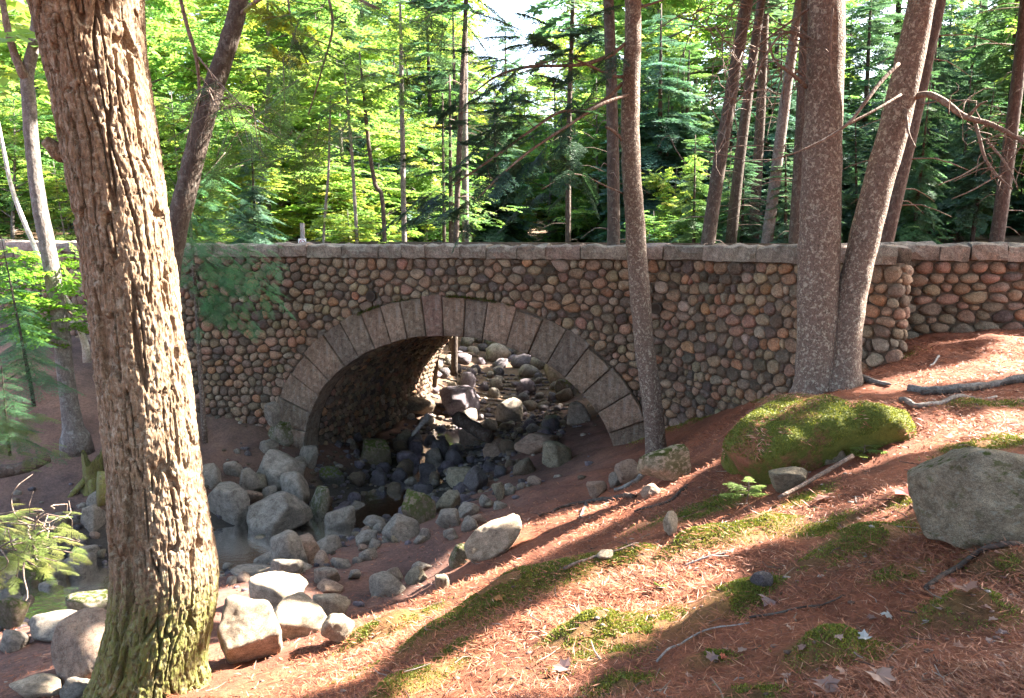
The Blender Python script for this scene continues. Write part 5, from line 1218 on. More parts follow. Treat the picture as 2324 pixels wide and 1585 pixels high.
# canopy boughs added to shade the near ground, with gaps for chosen sunbeams
sh = hits([(x, y) for x in np.arange(-250, 2700, 26) for y in np.arange(830, 1690, 17)]); sh = sh[(sh[:, 1] < 16)]
q = suv(sh); cellk = {}
for k_, (a, b) in enumerate(np.floor(q/0.42).astype(int)): cellk.setdefault((a, b), sh[k_])
for (a, b), p in cellk.items():
    if random.random() < 0.05: continue
    for _ in range(2):
        g = p+U_*random.uniform(-.2, .2)+V_*random.uniform(-.2, .2); zc = random.uniform(6.3, 12.5); c3 = g+SUN*((zc-g[2])/SUN[2])
        if is_lit(c3[None])[0]: continue
        dd = [np.hypot(*(c3[:2]-np.array([np.interp(zc, t['p'][:, 2], t['p'][:, 0]), np.interp(zc, t['p'][:, 2], t['p'][:, 1])]))) for t in tall]; tall[int(np.argmin(dd))]['cl'].append(c3)
for t in tall:
    e = tree_thing('tall_conifer', t['p'][0]+np.array([0, 0, .25]), t['lab'], 'tree', 'tall trunks behind the parapets')
    wood(e, 'trunk', [(t['p'], t['r'])], 'bark_dark' if t['xb'] != 1736 else 'bark_grey', 0.06, 12, True, t['xb'])
    parts = []
    for _ in range(26):                                            # dead lower branches
        k_ = random.uniform(0.04, 0.5); p = t['p'][0]+(t['p'][-1]-t['p'][0])*k_; a = random.uniform(0, 6.28); l = random.uniform(.4, 1.6)
        parts.append((smooth_path([p, p+np.array([math.cos(a)*l*.5, math.sin(a)*l*.5, .03]), p+np.array([math.cos(a)*l, math.sin(a)*l, -.2])], 5), np.linspace(.014, .004, 5)))
    wood(e, 'dead_branches', parts, 'twig', 0, 4)['kind'] = 'stuff'
    mb = MB(); O, D, L = [], [], []; br_ = []
    for c3 in t['cl']:
        zt_ = c3[2]+0.3; ax = np.array([np.interp(zt_, t['p'][:, 2], t['p'][:, 0]), np.interp(zt_, t['p'][:, 2], t['p'][:, 1]), zt_]); out = unit(c3-ax+1e-6)
        for _ in range(5):
            d = unit(RNG.normal(size=3)*np.array([1, 1, .35])+out*0.4); l = random.uniform(.6, .95); o3 = c3-d*l*0.5
            O.append(o3); D.append(d); L.append(l)
        if random.random() < 0.2 and not is_lit(np.linspace(ax, c3, 9)).any(): br_.append((np.array([ax, (ax+c3)/2+[0, 0, .1], c3]), np.array([.04, .025, .01])))
    # own foliage round the upper stem
    n_ = 26; k_ = RNG.uniform(.5, 1, n_); o4 = t['p'][0]+(t['p'][-1]-t['p'][0])*k_[:, None]; az = RNG.uniform(0, 6.28, n_); d4 = np.stack([np.cos(az), np.sin(az), RNG.uniform(-.5, 0, n_)], 1); l4 = 2.0*(1.15-k_)+.3
    ok = ~is_lit(o4+d4*l4[:, None]*.5)
    O += list(o4[ok]); D += list(d4[ok]); L += list(l4[ok])
    put(mb, BOUGHC, np.array(O), np.array(D), np.array(L), jit(G_SPRUCE, len(O), .25, .1)); mb = shift(open_beams(mb), e); link('crown', mb.mesh('crown', False), MAT['needle'], e)
    if br_: wood(e, 'branches', br_, 'twig', 0, 5)['kind'] = 'stuff'
# mid-height teal boughs of the right-hand conifers, above the parapet
def young(name, x, yb, Y, H, label, spread=1.1, col=G_HEM, n=60, temps=BOUGHF, lean=(0, 0), group=None, cat='sapling', base_z=None, z0f=0.12, droop=.35):
    p0 = P(x, yb, Y) if base_z is None else np.array([P(x, yb, Y)[0], Y, base_z]); e = tree_thing(name, p0, label, cat, group)
    top = p0+np.array([lean[0], lean[1], H]); t = np.linspace(0, 1, 10)[:, None]; pts = p0+(top-p0)*t; pts[0, 2] -= .15
    wood(e, 'stem', [(pts, np.linspace(0.012+0.008*H, 0.004, 10))], 'bark_dark', .08, 7)
    k_ = np.linspace(z0f, 1, n); az = np.arange(n)*2.4+RNG.uniform(-.4, .4, n); o = p0+(top-p0)*k_[:, None]; d = np.stack([np.cos(az), np.sin(az), -droop+.6*k_**3+RNG.uniform(-.15, .15, n)], 1)
    mb = MB(); put(mb, temps, off(e, o), d, (spread*(1-k_)**.8+.12)*RNG.uniform(.6, 1.1, n), jit(col, n, .25, .1)); link('foliage', mb.mesh('foliage', False), MAT['needle'], e); return e
young('hemlock_sapling', 75, 900, 11.4, 2.3, 'blue green hemlock sapling on the left bank before the wing wall', 0.8, (0.05, 0.125, 0.065), 60, lean=(-.25, 0))
young('hemlock_sapling', 20, 1010, 10.6, 1.2, 'low dark hemlock seedling at the left edge on the bank', 0.7, (0.055, 0.13, 0.06), 40)
young('hemlock_sapling', 60, 830, 14.0, 1.5, 'small hemlock under the maple leaves by the far left wall', 0.7, (0.06, 0.14, 0.06), 36)
# hemlock sapling with its boughs reaching right in front of the wall
p0 = P(464,980,13.5); e = tree_thing('hemlock_sapling', p0, 'hemlock sapling whose boughs hang over the wall left of the arch', 'sapling')
st = smooth_path([p0-[0, 0, .2], P(455,850,13.5), P(446,700,13.5), P(436,560,13.5), P(428,430,13.5), P(425,330,13.5)], 20); wood(e, 'stem', [(st, np.linspace(.05, .008, 20))], 'bark_spruce', .06, 8)
sg = [(P(a, b, 13.45+random.gauss(0, .2)), P(c_, d_, 13.1+random.gauss(0, .25))) for (a, b, c_, d_) in [(440,560,600,540),(442,600,615,590),(444,620,640,690),(446,640,560,735),(440,575,540,620),(436,530,560,505),(432,480,340,520),(430,440,520,460),(438,590,350,640),(440,640,610,660),(428,400,500,400),(440,560,520,560),(440,520,620,515),(444,600,590,630),(448,660,540,690),(440,500,560,470),(446,640,500,720),(450,690,560,720),(436,540,470,600),(430,460,430,540),(560,540,620,600),(520,600,600,680)]]
foliage(e, sg, (0.085, 0.20, 0.09), 0.5, BOUGHF, 1.25, dn=0.4, jitpos=.12)
# spruce saplings at the left edge: one in shade, one catching the sun
p0 = P(-90,1230,8.2); e = tree_thing('spruce_sapling', p0, 'yellowish spruce boughs reaching in from the left edge in shade', 'sapling'); wood(e, 'stem', [(np.array([p0-[0, 0, .3], P(-70,1050,8.2), P(-60,880,8.2)]), np.array([.05, .035, .01]))], 'bark_dark', 0, 8)
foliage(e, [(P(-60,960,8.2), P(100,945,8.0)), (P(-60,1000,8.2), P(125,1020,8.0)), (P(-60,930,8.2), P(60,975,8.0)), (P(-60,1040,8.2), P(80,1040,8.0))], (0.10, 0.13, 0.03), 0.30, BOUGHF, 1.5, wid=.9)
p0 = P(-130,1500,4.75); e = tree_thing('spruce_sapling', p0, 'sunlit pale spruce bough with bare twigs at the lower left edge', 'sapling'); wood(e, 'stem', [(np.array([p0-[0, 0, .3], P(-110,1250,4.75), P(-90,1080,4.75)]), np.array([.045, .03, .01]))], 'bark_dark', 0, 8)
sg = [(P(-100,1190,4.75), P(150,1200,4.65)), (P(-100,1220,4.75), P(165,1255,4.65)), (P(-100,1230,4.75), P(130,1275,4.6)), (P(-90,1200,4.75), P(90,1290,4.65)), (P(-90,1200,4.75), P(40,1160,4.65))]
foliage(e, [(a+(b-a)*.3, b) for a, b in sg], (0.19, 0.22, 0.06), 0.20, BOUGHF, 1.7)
for a, b in sg: wood(e, 'branch', [(smooth_path([a, (a+b)/2+[0, 0, .02], b], 6), np.linspace(.008, .003, 6))], 'twig', 0, 5)
twiggy(e, [P(x, y, 4.65) for x, y in ((20,1200),(60,1215),(90,1240),(40,1250),(110,1170),(70,1180))], 22, 0.18, 'twig', 8, .8, .0, False)
# maples and conifers that stand on the banks upstream, seen under the arch
for (xb, yb, xt, w_, Y, lab) in [(1030,868,1026,24,25.0,'dark trunk on the far bank seen through the arch'),(1012,860,1010,16,27.0,'thinner trunk beside it on the far bank seen through the arch')]:
    b0 = P(xb, yb, Y); zg = float(hfast(np.array([[b0[0], Y]]))[0]); b0[2] = min(b0[2], zg); t0 = P(xt, 700, Y); top = t0+np.array([0, 0, 7]); e = tree_thing('bank_tree', b0, lab, 'tree')
    pts = smooth_path([b0-[0, 0, .3], t0, top], 14); wood(e, 'trunk', [(pts, np.linspace(w_/2*Y/F*1.1, .03, 14))], 'bark_dark', .06, 10)
    n_ = 24; k_ = RNG.uniform(.55, 1, n_); o4 = pts[0]+(pts[-1]-pts[0])*k_[:, None]; az = RNG.uniform(0, 6.28, n_); mb = MB(); put(mb, BOUGHM, off(e, o4), np.stack([np.cos(az), np.sin(az), -.2+0*az], 1), 1.4*(1.2-k_), jit(G_HEM, n_)); link('crown', mb.mesh('crown', False), MAT['needle'], e)
for k_, (x, y, Y, H) in enumerate([(985,800,27,1.2),(1060,815,29,1.4),(1000,780,30,1.8)]):
    young('hemlock_sapling', x, y, Y, H, ['low green hemlock on the bank left in the arch opening', 'green hemlock at the top of the stones in the arch opening', 'hemlock behind the fallen log in the arch opening'][k_], 0.9, G_HEM, 30, BOUGHM)
# slender pale stems among the maples behind the parapet
for k_, (pts, mt, lab) in enumerate([([(810,560,8),(804,440,8),(798,340,7),(790,250,6)], 'bark_grey', 'thin grey stem among the maples left of the sky gap'), ([(870,480,10),(852,420,10),(838,340,9),(828,240,8)], 'bark_dark', 'dark curved stem among the maples left of the sky gap'), ([(915,420,12),(914,340,12),(912,240,11),(910,120,9)], 'bark_grey', 'grey straight stem rising above the maples'), ([(1055,330,15),(1055,220,14),(1056,120,12),(1057,20,9)], 'bark_grey', 'bare dead spruce pole standing against the bright sky'),
                               ([(735,560,6),(738,480,6),(745,400,6),(748,300,5)], 'bark_grey', 'thin grey stem behind the small round sign'), ([(300,520,16),(310,400,15),(318,250,14),(322,100,12)], 'bark_grey', 'grey stem partly hidden behind the big trunk')]):
    Y = [21, 21.5, 24, 30, 21, 22][k_]; q_, r_ = px_axis(pts, Y); zg = float(hfast(np.array([[q_[0][0], Y]]))[0]); q_ = np.vstack([[q_[0][0], Y, zg-.3], q_, q_[-1]+(q_[-1]-q_[-2])*1.2]); r_ = np.concatenate([[r_[0]*1.15], r_, [r_[-1]*.4]])
    e = tree_thing('slender_tree', (q_[0][0], Y, zg), lab, 'tree'); wood(e, 'trunk', [(smooth_path(q_, 24), smooth_path(r_[:, None], 24)[:, 0])], mt, .06, 8)
    hi = q_[-1]; n_ = 26; o4 = q_[-2]+(hi-q_[-2])*RNG.uniform(0, 1.1, (n_, 1)); az = RNG.uniform(0, 6.28, n_); d4 = np.stack([np.cos(az), np.sin(az), RNG.uniform(-.3, .3, n_)], 1)
    if k_ == 3: twiggy(e, [P(1055, y, 30) for y in range(40, 330, 14)], 60, 1.6, 'twig', 11, .25, .15)
    else:
        mb = MB(); put(mb, SPRAY, off(e, o4+d4*.5), d4, .8, jit(G_MAPLE, n_)); link('crown', mb.mesh('crown', False), MAT['leaf'], e)
# ------------------------------------------------------------------ moss-covered mound on the slope
m = M('mound'); v = m.coord('Object'); n1 = m.noise(v, 2.2, 6, .65, .3); n2 = m.noise(v, 26, 5, .75); n3 = m.noise(v, 80, 4, .8)
lit_ = m.mix(n2, (0.10, 0.04, 0.022), (0.30, 0.125, 0.07)); mo_ = m.mix(n2, (0.045, 0.055, 0.010), (0.15, 0.16, 0.028))
cc = m.mix(m.ramp(n1, [(0.38, 0.0), (0.47, 1.0)]), lit_, mo_); m.color(m.mix(.7, cc, m.ramp(n3, [(.3, .5), (.7, 1.45)]), 'MULTIPLY')); m.bump(m.mix(.5, n2, n3), .9, .03); MAT['mound'] = m.m
def mound():
    V, T = rock_V(211, 5, 7, 0.13, 5.0); p = P(1835, 1120, 6.75); k_ = depth(p)/F
    sx, sy, sz = 192*k_, 0.9, 158*k_; V = V*np.array([sx, sy, sz]); an = 0.35; ca, sa = math.cos(an), math.sin(an)
    V = np.column_stack([V[:, 0]*ca-V[:, 1]*sa, V[:, 0]*sa+V[:, 1]*ca, V[:, 2]+V[:, 0]*0.22]); ctr = P(1815, 1035, 7.15)
    V = V+fbm(V*4, 3, 77)[:, None]*0.03*unit(V)
    o = link('mossy_mound', mk_mesh('mossy_mound', V, [T]), MAT['mound'], None, ctr); tag(o, 'big rounded mound covered in moss and needles below the twin trunks', 'boulder')
    return V+ctr, T
MV, MT = mound()
def tri_sample(V, T, n, up=0.1):
    a, b, c = V[T[:, 0]], V[T[:, 1]], V[T[:, 2]]; nn = np.cross(b-a, c-a); ar_ = np.linalg.norm(nn, axis=1); w_ = ar_*(nn[:, 2] > up*ar_); k_ = RNG.choice(len(T), n, p=w_/w_.sum())
    r1, r2 = np.sqrt(RNG.uniform(size=n)), RNG.uniform(size=n); p = a[k_]*(1-r1)[:, None]+b[k_]*(r1*(1-r2))[:, None]+c[k_]*(r1*r2)[:, None]; return p, unit(nn[k_])
# ------------------------------------------------------------------ needle litter
NC = np.array([(0.30, 0.105, 0.05), (0.36, 0.15, 0.08), (0.13, 0.045, 0.026), (0.25, 0.08, 0.04), (0.44, 0.25, 0.16), (0.19, 0.065, 0.038)])
def needles():
    n = 900000; Y = 1.7+RNG.uniform(0, 1, n)**1.6*9.5; X = RNG.uniform(-.75, .75, n)*Y; XY_ = np.stack([X, Y], 1); z = hfast(XY_)
    dens = np.clip((1.6+Y*0.05)/Y, 0, 1)**0.9*np.where(z > -3.35, 1.0, 0.22)*np.where(stream_dist_fast(XY_) < 1.6, 0.05, 1)
    dens *= np.clip(0.55+0.9*fbm(XY_*1.3, 2, 41), .15, 1); k_ = RNG.uniform(0, 1, n) < dens*0.95; XY_, z = XY_[k_], z[k_]; n = len(z)
    mw2 = moss_w(XY_); kk = RNG.uniform(0, 1, n) > mw2*0.62; XY_, z = XY_[kk], z[kk]; n = len(z)
    az = RNG.uniform(0, 6.28, n)+0.8*vnoise(XY_*3, 5); lift = np.abs(RNG.normal(0, .22, n)); d = np.stack([np.cos(az)*np.cos(lift), np.sin(az)*np.cos(lift), np.sin(lift)], 1)
    c = np.column_stack([XY_, z+.002+RNG.uniform(0, .012, n)]); ds = XY_[:, 1]
    nn = unit(np.column_stack([RNG.normal(0, .4, n), RNG.normal(0, .4, n), np.ones(n)]))
    V = rhomb(c, d, nn, RNG.uniform(.03, .085, n), .0016+.0009*ds*RNG.uniform(.6, 1.2, n)); col = NC[RNG.choice(len(NC), n, p=[.30, .12, .20, .20, .03, .15])]*RNG.uniform(.75, 1.2, (n, 1))
    p2, n2 = tri_sample(MV, MT, 9000); az = RNG.uniform(0, 6.28, 9000); d2 = unit(np.stack([np.cos(az), np.sin(az), RNG.normal(0, .2, 9000)], 1)); d2 = unit(d2-n2*(d2*n2).sum(1)[:, None]*.8)
    ok = fbm(p2*2.2, 3, 51) > .02; V2 = rhomb(p2+n2*.004, d2, n2, RNG.uniform(.04, .09, 9000), np.full(9000, .008)).reshape(-1, 4, 3)[ok].reshape(-1, 3); c2 = NC[RNG.choice(len(NC), ok.sum())]
    V = np.concatenate([V, V2]); col = np.concatenate([np.repeat(col, 4, 0), np.repeat(c2, 4, 0)])
    o = link('pine_needles', mk_mesh('pine_needles', V, [np.arange(len(V)).reshape(-1, 4)], col, False), MAT['litter'], kind='stuff'); tag(o, 'rust red fallen pine needles covering the slope', 'needles'); print('needles', n)
def stream_dist_fast(XY_): return np.min(np.stack([np.hypot(XY_[:, 0]-a[0], XY_[:, 1]-a[1]) for a in SC[:70:3]]), axis=0)
needles()
MC = np.array([(0.125, 0.15, 0.022), (0.165, 0.185, 0.03), (0.08, 0.10, 0.015), (0.21, 0.20, 0.045)])
def moss():
    P_, N_ = [], []
    for (x, y, rx, ry, an) in MOSS:
        n = int(min(16000, 46000*rx*ry*(7/max(y, 2.5))**1.1)); q = RNG.normal(0, .48, (n, 2)); ca, sa = math.cos(an), math.sin(an)
        XY_ = np.stack([x+q[:, 0]*rx*ca-q[:, 1]*ry*sa, y+q[:, 0]*rx*sa+q[:, 1]*ry*ca], 1); k_ = (fbm(XY_*5, 3, 8) > -.22) & (RNG.uniform(0, 1, n) < 0.3+moss_w(XY_)); XY_ = XY_[k_]
        P_.append(np.column_stack([XY_, hfast(XY_)])); N_.append(np.broadcast_to([0, 0, 1.0], (len(XY_), 3)))
    p2, n2 = tri_sample(MV, MT, 40000, -.2); ok = fbm(p2*2.2, 3, 51) < .16; P_.append(p2[ok]); N_.append(n2[ok])
    s_ = RNG.uniform(s_px(1540), S_END-.5, 5000); q = np.abs(RNG.normal(0, .12, 5000))+.03; xy = wpos(s_, q); ok = fbm(xy*2.5, 2, 61) > -.15; P_.append(np.column_stack([xy, hfast(xy)])[ok]); N_.append(np.broadcast_to([0, 0, 1.0], (ok.sum(), 3)))
    p = np.concatenate(P_); nr = np.concatenate(N_); n = len(p); d = unit(nr+RNG.normal(0, .8, (n, 3))); ds = np.clip(p[:, 1], 2.5, 14)
    V = rhomb(p, d, unit(RNG.normal(size=(n, 3))), RNG.uniform(.006, .017, n)*(.7+ds*.07), RNG.uniform(.004, .008, n)*(.6+ds*.11)); col = MC[RNG.choice(4, n, p=[.35, .3, .25, .1])]*RNG.uniform(.7, 1.25, (n, 1))
    o = link('moss', mk_mesh('moss', V, [np.arange(len(V)).reshape(-1, 4)], np.repeat(col, 4, 0), False), MAT['mossleaf'], kind='stuff'); tag(o, 'bright green moss cushions growing over the slope and mound', 'moss'); print('moss', n)
moss()
def debris():
    mb = MB(); n = 900; Y = 1.8+RNG.uniform(0, 1, n)**1.4*8; X = RNG.uniform(-.7, .72, n)*Y; XY_ = np.stack([X, Y], 1); z = hfast(XY_); k_ = (z > -3.7) & (stream_dist_fast(XY_) > 1.5)
    for (x, y), zz in zip(XY_[k_], z[k_]):
        a = random.uniform(0, 6.28); l = random.uniform(.03, .16); d = np.array([math.cos(a), math.sin(a), random.uniform(-.05, .15)]); p = np.array([x, y, zz+.006]); m_ = p+d*l*.5+RNG.normal(0, .012, 3)*np.array([1, 1, .3])
        V, qs, ts = tube(np.array([p, m_, p+d*l]), np.array([.0035, .003, .0015])*random.uniform(.7, 1.5), 4, False); mb.add(V, qs, None, np.array(random.choice([(.10, .06, .045), (.17, .12, .09), (.26, .21, .18), (.07, .04, .03)])))
    D, T = ico(1)
    for _ in range(700):                                            # crumbs of bark and soil
        y = 1.8+random.random()**1.4*8; x = random.uniform(-.7, .72)*y; s_ = random.uniform(.006, .022); mb.add(D*np.array([s_, s_*.7, s_*.4])*(1+.3*RNG.uniform(-1, 1, (len(D), 1)))+np.array([x, y, float(hfast(np.array([[x, y]]))[0])+s_*.2]), None, T, np.array(random.choice([(.09, .05, .035), (.15, .09, .07), (.30, .24, .20)])))
    tag(link('twig_litter', mb.mesh('twig_litter'), MAT['litter'], kind='stuff'), 'small broken twigs and crumbs of bark strewn over the slope', 'litter')
debris()
# moss tufts on the ring of the arch, part of the bridge
def ring_moss():
    P_ = []
    for (l0, l1, cnt) in [(.47, .60, 1000), (.335, .385, 500), (.40, .47, 250)]:
        l = RNG.uniform(l0, l1, cnt)*AL[-1]; d = RNG.uniform(-.02, .09, cnt); s_ = np.interp(l, AL, AS); z = np.interp(l, AL, AZ); n0 = np.interp(l, AL, AN[:, 0]); n1 = np.interp(l, AL, AN[:, 1]); r = RING+np.abs(RNG.normal(0, .02, cnt)); ok = fbm(np.column_stack([l*4, d*0]), 2, 3) > -.1
        xy = WL+WE*(s_+n0*r-sL)[:, None]+WN*d[:, None]; P_.append(np.column_stack([xy, z+n1*r])[ok])
    p = np.concatenate(P_); n = len(p); V = rhomb(p, unit(RNG.normal(0, .6, (n, 3))+np.array([*WN, .6])), unit(RNG.normal(size=(n, 3))), RNG.uniform(.02, .05, n), RNG.uniform(.01, .018, n))
    link('moss_tufts', mk_mesh('moss_tufts', off(bridge, V), [np.arange(len(V)).reshape(-1, 4)], np.repeat(MC[RNG.choice(3, n)]*.55, 4, 0), False), MAT['mossleaf'], bridge, kind='stuff')
ring_moss()
# ------------------------------------------------------------------ seedlings
def seedling(x, y, Y, hgt, spread, label, seed):
    p0 = P(x, y, Y); p0[2] = max(p0[2], float(hfast(p0[None, :2])[0])) if seed == 1 else p0[2]; e = tree_thing('fir_seedling', p0, label, 'seedling'); r = np.random.default_rng(seed)
    top = p0+np.array([.02, 0, hgt]); wood(e, 'stem', [(smooth_path([p0-[0, 0, .05], (p0+top)/2+[.01, 0, 0], top], 8), np.linspace(.006, .003, 8))], 'twig', 0, 6)
    for k_ in range(9):
        t = .35+.6*k_/9; a = k_*2.4+seed; o3 = p0+(top-p0)*t; d = np.array([math.cos(a), math.sin(a)*.7, .15]); l = spread*r.uniform(.65, 1.0)*(1.15-.4*t); mb = MB()
        put(mb, BOUGH, off(e, o3[None]+d*l*.2), d, l, jit((0.20, 0.27, 0.07), 1, .15, .05), 1.0); b_ = link('bough', mb.mesh('bough', False), MAT['needle'], e)
        V, qs, ts = tube(off(e, np.array([o3, o3+d*l*.5])), np.array([.003, .002]), 4); link('twig', mk_mesh('twig', V, [qs, ts]), MAT['twig'], b_)
seedling(1690, 1182, 6.25, .20, .20, 'lower sunlit fir seedling left of the fallen stick on the slope', 1)
seedling(1955, 1048, 6.45, .16, .22, 'upper fir seedling beside the tan rock on the slope', 2)
young('fir_seedling', 1660, 1590, 3.05, .07, 'tiny green sprout at the bottom edge right of centre', .09, (0.10, 0.17, 0.05), 14, BOUGH, cat='seedling')
# ------------------------------------------------------------------ roots, sticks
def ground_tube(name, px, r0, r1, label, cat, mat='twig', lift=0.0, n=30):
    pts = smooth_path(np.array([hit(x, y) for x, y in px]), n); pts[:, 2] = hfast(pts[:, :2])+lift; o = link(name, mk_mesh(name, *(lambda t: (t[0]-pts[0], [t[1], t[2]]))(tube(pts, np.linspace(r0, r1, n), 8, True, .2, len(px)))), MAT[mat], None, pts[0]); tag(o, label, cat); return o
ground_tube('tree_root', [(1480,1062),(1455,1085),(1428,1105),(1395,1118)], .05, .02, 'pale root running down left from the slim spruce trunk', 'root', 'bark_grey', .02)
ground_tube('tree_root', [(1440,1135),(1380,1138),(1320,1145),(1262,1160),(1225,1175)], .035, .012, 'long thin root crossing the slope edge toward the path', 'root', 'bark_dark', .015)
ground_tube('tree_root', [(1330,1148),(1322,1165),(1315,1180)], .02, .010, 'short side root pointing down the slope edge', 'root', 'bark_grey', .012)
ground_tube('tree_root', [(1560,1105),(1520,1140),(1440,1165)], .02, .01, 'dark root on the bare slope below the flat pale rock', 'root', 'bark_dark', .01)
ground_tube('tree_root', [(2060,888),(2140,895),(2230,885),(2324,862),(2420,850)], .045, .04, 'thick grey root lying across the upper path at right', 'root', 'bark_grey', .02)
ground_tube('tree_root', [(2090,898),(2180,892),(2260,878),(2350,868)], .03, .02, 'darker root beside the thick one on the upper path', 'root', 'bark_dark', .02)
ground_tube('tree_root', [(2045,912),(2080,930),(2140,920),(2260,905)], .03, .015, 'root just below the thick one on the upper path', 'root', 'bark_grey', .015)
ground_tube('tree_root', [(1950,862),(1985,872),(2020,880)], .05, .015, 'root flaring right from the twin trunk base', 'root', 'bark_grey', .02)
ground_tube('tree_root', [(2130,815),(2110,838)], .015, .008, 'short pale stick upright on the upper path', 'stick', 'deadwood', .03)
ground_tube('fallen_branch', [(2100,1345),(2150,1310),(2190,1288),(2230,1262),(2300,1240),(2380,1225)], .012, .014, 'dark crooked branch lying below the granite boulder', 'branch', 'bark_dark', .02)
ground_tube('fallen_branch', [(2235,1250),(2290,1232),(2360,1215)], .008, .007, 'pale stick lying above the crooked branch at right', 'branch', 'deadwood', .03)
ground_tube('fallen_branch', [(1700,1410),(1800,1390),(1910,1370)], .006, .004, 'thin twig across the needles below the dark stone', 'twig', 'bark_dark', .015)
ground_tube('fallen_branch', [(1490,1515),(1530,1475),(1600,1450),(1700,1425)], .006, .003, 'long pale twig on the lower slope', 'twig', 'deadwood', .02)
ground_tube('fallen_branch', [(1555,1290),(1600,1275),(1650,1262)], .007, .004, 'twig on the shaded moss in mid slope', 'twig', 'deadwood', .02)
ground_tube('fallen_branch', [(1280,1300),(1350,1270),(1420,1245),(1500,1230)], .012, .006, 'reddish stick half sunk in needles on the slope', 'branch', 'twig', .01)
sp = smooth_path([P(1768,1130,5.75), P(1850,1085,5.95), P(1935,1035,6.2)], 10); tag(link('fallen_stick', mk_mesh('fallen_stick', *(lambda t: (t[0]-sp[0], [t[1], t[2]]))(tube(sp, np.linspace(.014, .018, 10), 8, True, .2))), MAT['twig'], None, sp[0]), 'straight brown stick leaning on two rocks on the slope', 'stick')
# ------------------------------------------------------------------ fallen leaves
def leaf_mesh(seed):
    r = np.random.default_rng(seed); ang = np.array([-90, -60, -35, -8, 15, 42, 62, 90, 118, 138, 165, 188, 215, 240])*math.pi/180; rad = np.array([.35, .6, .55, .85, .62, .95, .66, 1.05, .66, .95, .62, .85, .55, .6])
    V = np.column_stack([np.cos(ang)*rad, np.sin(ang)*rad, 0*ang]); V = np.vstack([V, [0, 0, 0], [0, -.9, .02]]); V[:, 2] = r.uniform(.3, .55)*(V[:, 0]**2)*r.choice([-1, 1])+r.uniform(-.3, .3)*V[:, 1]*V[:, 0]+r.normal(0, .06, len(V)); V[:, 2] -= V[:, 2].min()
    T = np.array([(k_, (k_+1) % 14, 14) for k_ in range(14)]+[(0, 15, 13)]); return mk_mesh('fallen_leaf', V, [T], np.ones((len(V), 3)), False)
LM = [leaf_mesh(s_) for s_ in range(5)]
for me in LM: me.materials.append(MAT['litter'])
def fleaf(x, y, w_, col, label, group=None, k_=0):
    p = hit(x, y); o = bpy.data.objects.new('fallen_leaf', LM[k_ % 5]); C.objects.link(o); s_ = w_*depth(p)/F/2; o.scale = (s_, s_, s_); o.location = (p[0], p[1], p[2]+.012); o.rotation_euler = (random.uniform(-.3, .3), random.uniform(-.3, .3), random.uniform(0, 6.28)); o.color = (*(np.array(col)*.7), 1); tag(o, label, 'leaf', group)
for k_, a in enumerate([(1497,1342,44,(.16,.30,.05),'single bright green leaf on the sunlit needles'),(1640,1510,22,(.42,.08,.03),'small orange red leaf beside a moss cushion on the lower slope'),(1130,1375,30,(.42,.17,.05),'orange leaf beside the moss hump near the crest'),(2010,1415,34,(.5,.48,.44),'pale grey leaf lying on the lower right slope'),(2190,1345,70,(.30,.15,.11),'large pale brown maple leaf right of the mossy cushion'),(1960,1465,40,(.55,.52,.48),'pale curled leaf beside the tall moss cushion'),
                        (2050,1130,70,(.40,.12,.10),'red maple leaf left of the granite boulder'),(1870,1145,50,(.34,.17,.13),'curled tan leaf below the fallen stick'),(1740,1375,56,(.26,.16,.15),'purplish curled leaf under the dark bedded stone'),(1990,1560,84,(.36,.22,.17),'broad curled leaf at the bottom edge'),(1870,1575,80,(.30,.18,.15),'brown leaf at the bottom edge right of centre'),(1280,1530,60,(.28,.17,.15),'grey brown maple leaf on the bottom slope')]): fleaf(*a, None, k_)
for k_ in range(46):
    for _ in range(50):
        x, y = random.uniform(1150, 2320), random.uniform(1130, 1580)
        if y > 1700-0.42*(x-1000)+60 or x > 1900: break
    fleaf(x, y, random.uniform(16, 36)*(y/1400), random.choice([(.26,.14,.11),(.32,.15,.10),(.22,.14,.13),(.36,.23,.18),(.30,.10,.08)]), 'small dry curled leaf scattered on the needle slope', 'dry leaves on the needle slope', k_)
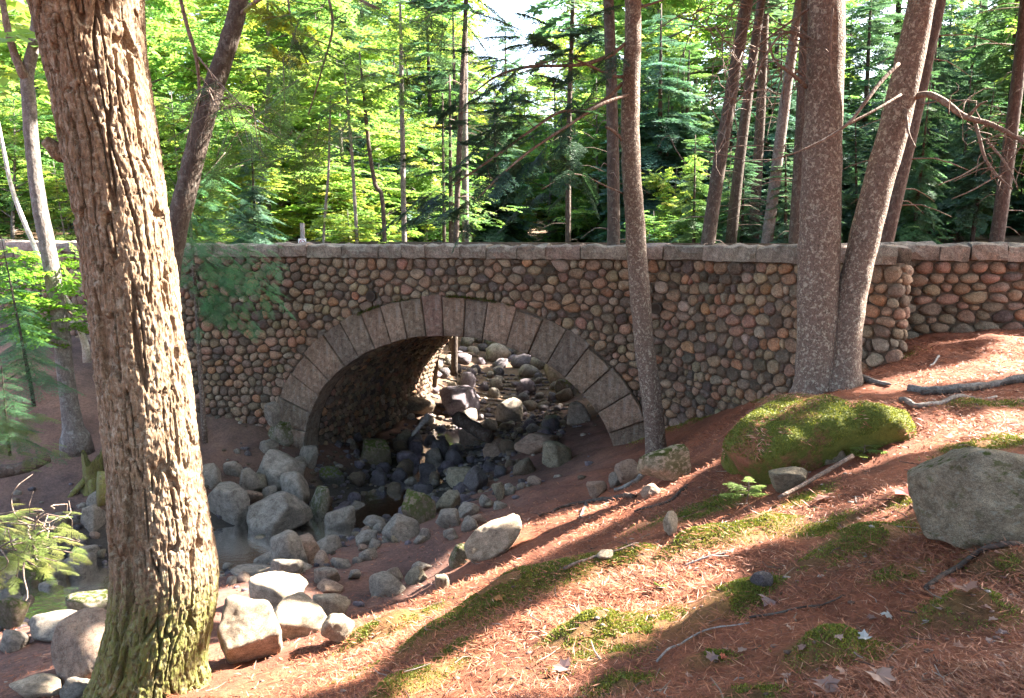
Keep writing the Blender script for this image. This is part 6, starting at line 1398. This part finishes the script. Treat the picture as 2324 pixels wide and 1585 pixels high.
# ------------------------------------------------------------------ stump
def stump():
    p0 = P(206, 1005, 12.3); p0[2] = float(hfast(p0[None, :2])[0])+.02; e = tree_thing('tree_stump', p0, 'broken mossy stump beside the slender forked tree', 'stump'); n_, sg_ = 16, 28; th_ = np.linspace(0, 2*math.pi, sg_, endpoint=False); V = []
    for k_ in range(n_):
        t = k_/(n_-1); R = .15+.10*math.exp(-t*7); zt_ = .52+.10*np.sin(th_*2+1)+.05*np.sin(th_*5); V.append(np.column_stack([np.cos(th_)*R*(1+.08*np.cos(4*th_)), np.sin(th_)*R*(1+.08*np.cos(4*th_)), -.1+t*(zt_+.1)]))
    V = np.vstack(V+[[[0, 0, .30]]]); V[:, :2] += vnoise(V*9, 3)[:, None]*.015; i_ = np.arange(n_-1)[:, None]*sg_; j = np.arange(sg_)[None]; jn = (j+1) % sg_
    link('bole', mk_mesh('bole', V, [np.stack([i_+j, i_+jn, i_+sg_+jn, i_+sg_+j], -1).reshape(-1, 4), np.stack([(n_-1)*sg_+np.arange(sg_), (n_-1)*sg_+(np.arange(sg_)+1) % sg_, np.full(sg_, n_*sg_)], 1)]), MAT['bark_big'], e)
    for (a, l) in ((-1.2, .35), (-2.4, .4), (-.4, .3)):
        d = np.array([math.cos(a), math.sin(a), 0]); q = smooth_path([d*.1+[0, 0, .16], d*.25+[0, 0, .04], d*l+[0, 0, -.12]], 8); V, qs, ts = tube(q, np.linspace(.07, .03, 8), 8, True, .2); link('root', mk_mesh('root', V, [qs, ts]), MAT['bark_big'], e)
stump()
# ------------------------------------------------------------------ round prohibition sign behind the parapet
def sign():
    Y = 17.6; c3 = P(686, 551, Y); zg = float(hfast(c3[None, :2])[0]); e = tree_thing('round_sign', (c3[0], Y, zg), 'small white sign with a red circle and slash above the parapet', 'sign')
    def box(x0, x1, y0, y1, z0, z1):
        V = np.array([(x, y, z) for x in (x0, x1) for y in (y0, y1) for z in (z0, z1)]); return V, np.array([(0, 1, 3, 2), (4, 6, 7, 5), (0, 4, 5, 1), (2, 3, 7, 6), (0, 2, 6, 4), (1, 5, 7, 3)])
    h = c3[2]-zg
    V, q = box(-.04, .04, .02, .10, -.2, h+.42); link('post', mk_mesh('post', V, [q], None, False), MAT['deadwood'], e)
    V, q = box(-.085, .085, 0, .012, h-.12, h+.085); pl = link('plate', mk_mesh('plate', V, [q], None, False), MAT['signwhite'], e)
    th_ = np.linspace(0, 2*math.pi, 28, endpoint=False); mk = lambda r, y: np.column_stack([np.cos(th_)*r, np.full(28, y), np.sin(th_)*r+h])
    V = np.vstack([mk(.066, -.004), mk(.05, -.004)]); j = np.arange(28); jn = (j+1) % 28; link('ring', mk_mesh('ring', V, [np.stack([j, j+28, jn+28, jn], 1)], None, False), MAT['signred'], pl)
    d = np.array([-.707, .707]); nq = np.array([.707, .707])*.007; a, b = d*.055, -d*.055; V = np.array([(a[0]+nq[0], -.006, a[1]+nq[1]+h), (a[0]-nq[0], -.006, a[1]-nq[1]+h), (b[0]-nq[0], -.006, b[1]-nq[1]+h), (b[0]+nq[0], -.006, b[1]+nq[1]+h)]); link('slash', mk_mesh('slash', V, [np.array([(0, 1, 2, 3)])], None, False), MAT['signred'], pl)
sign()
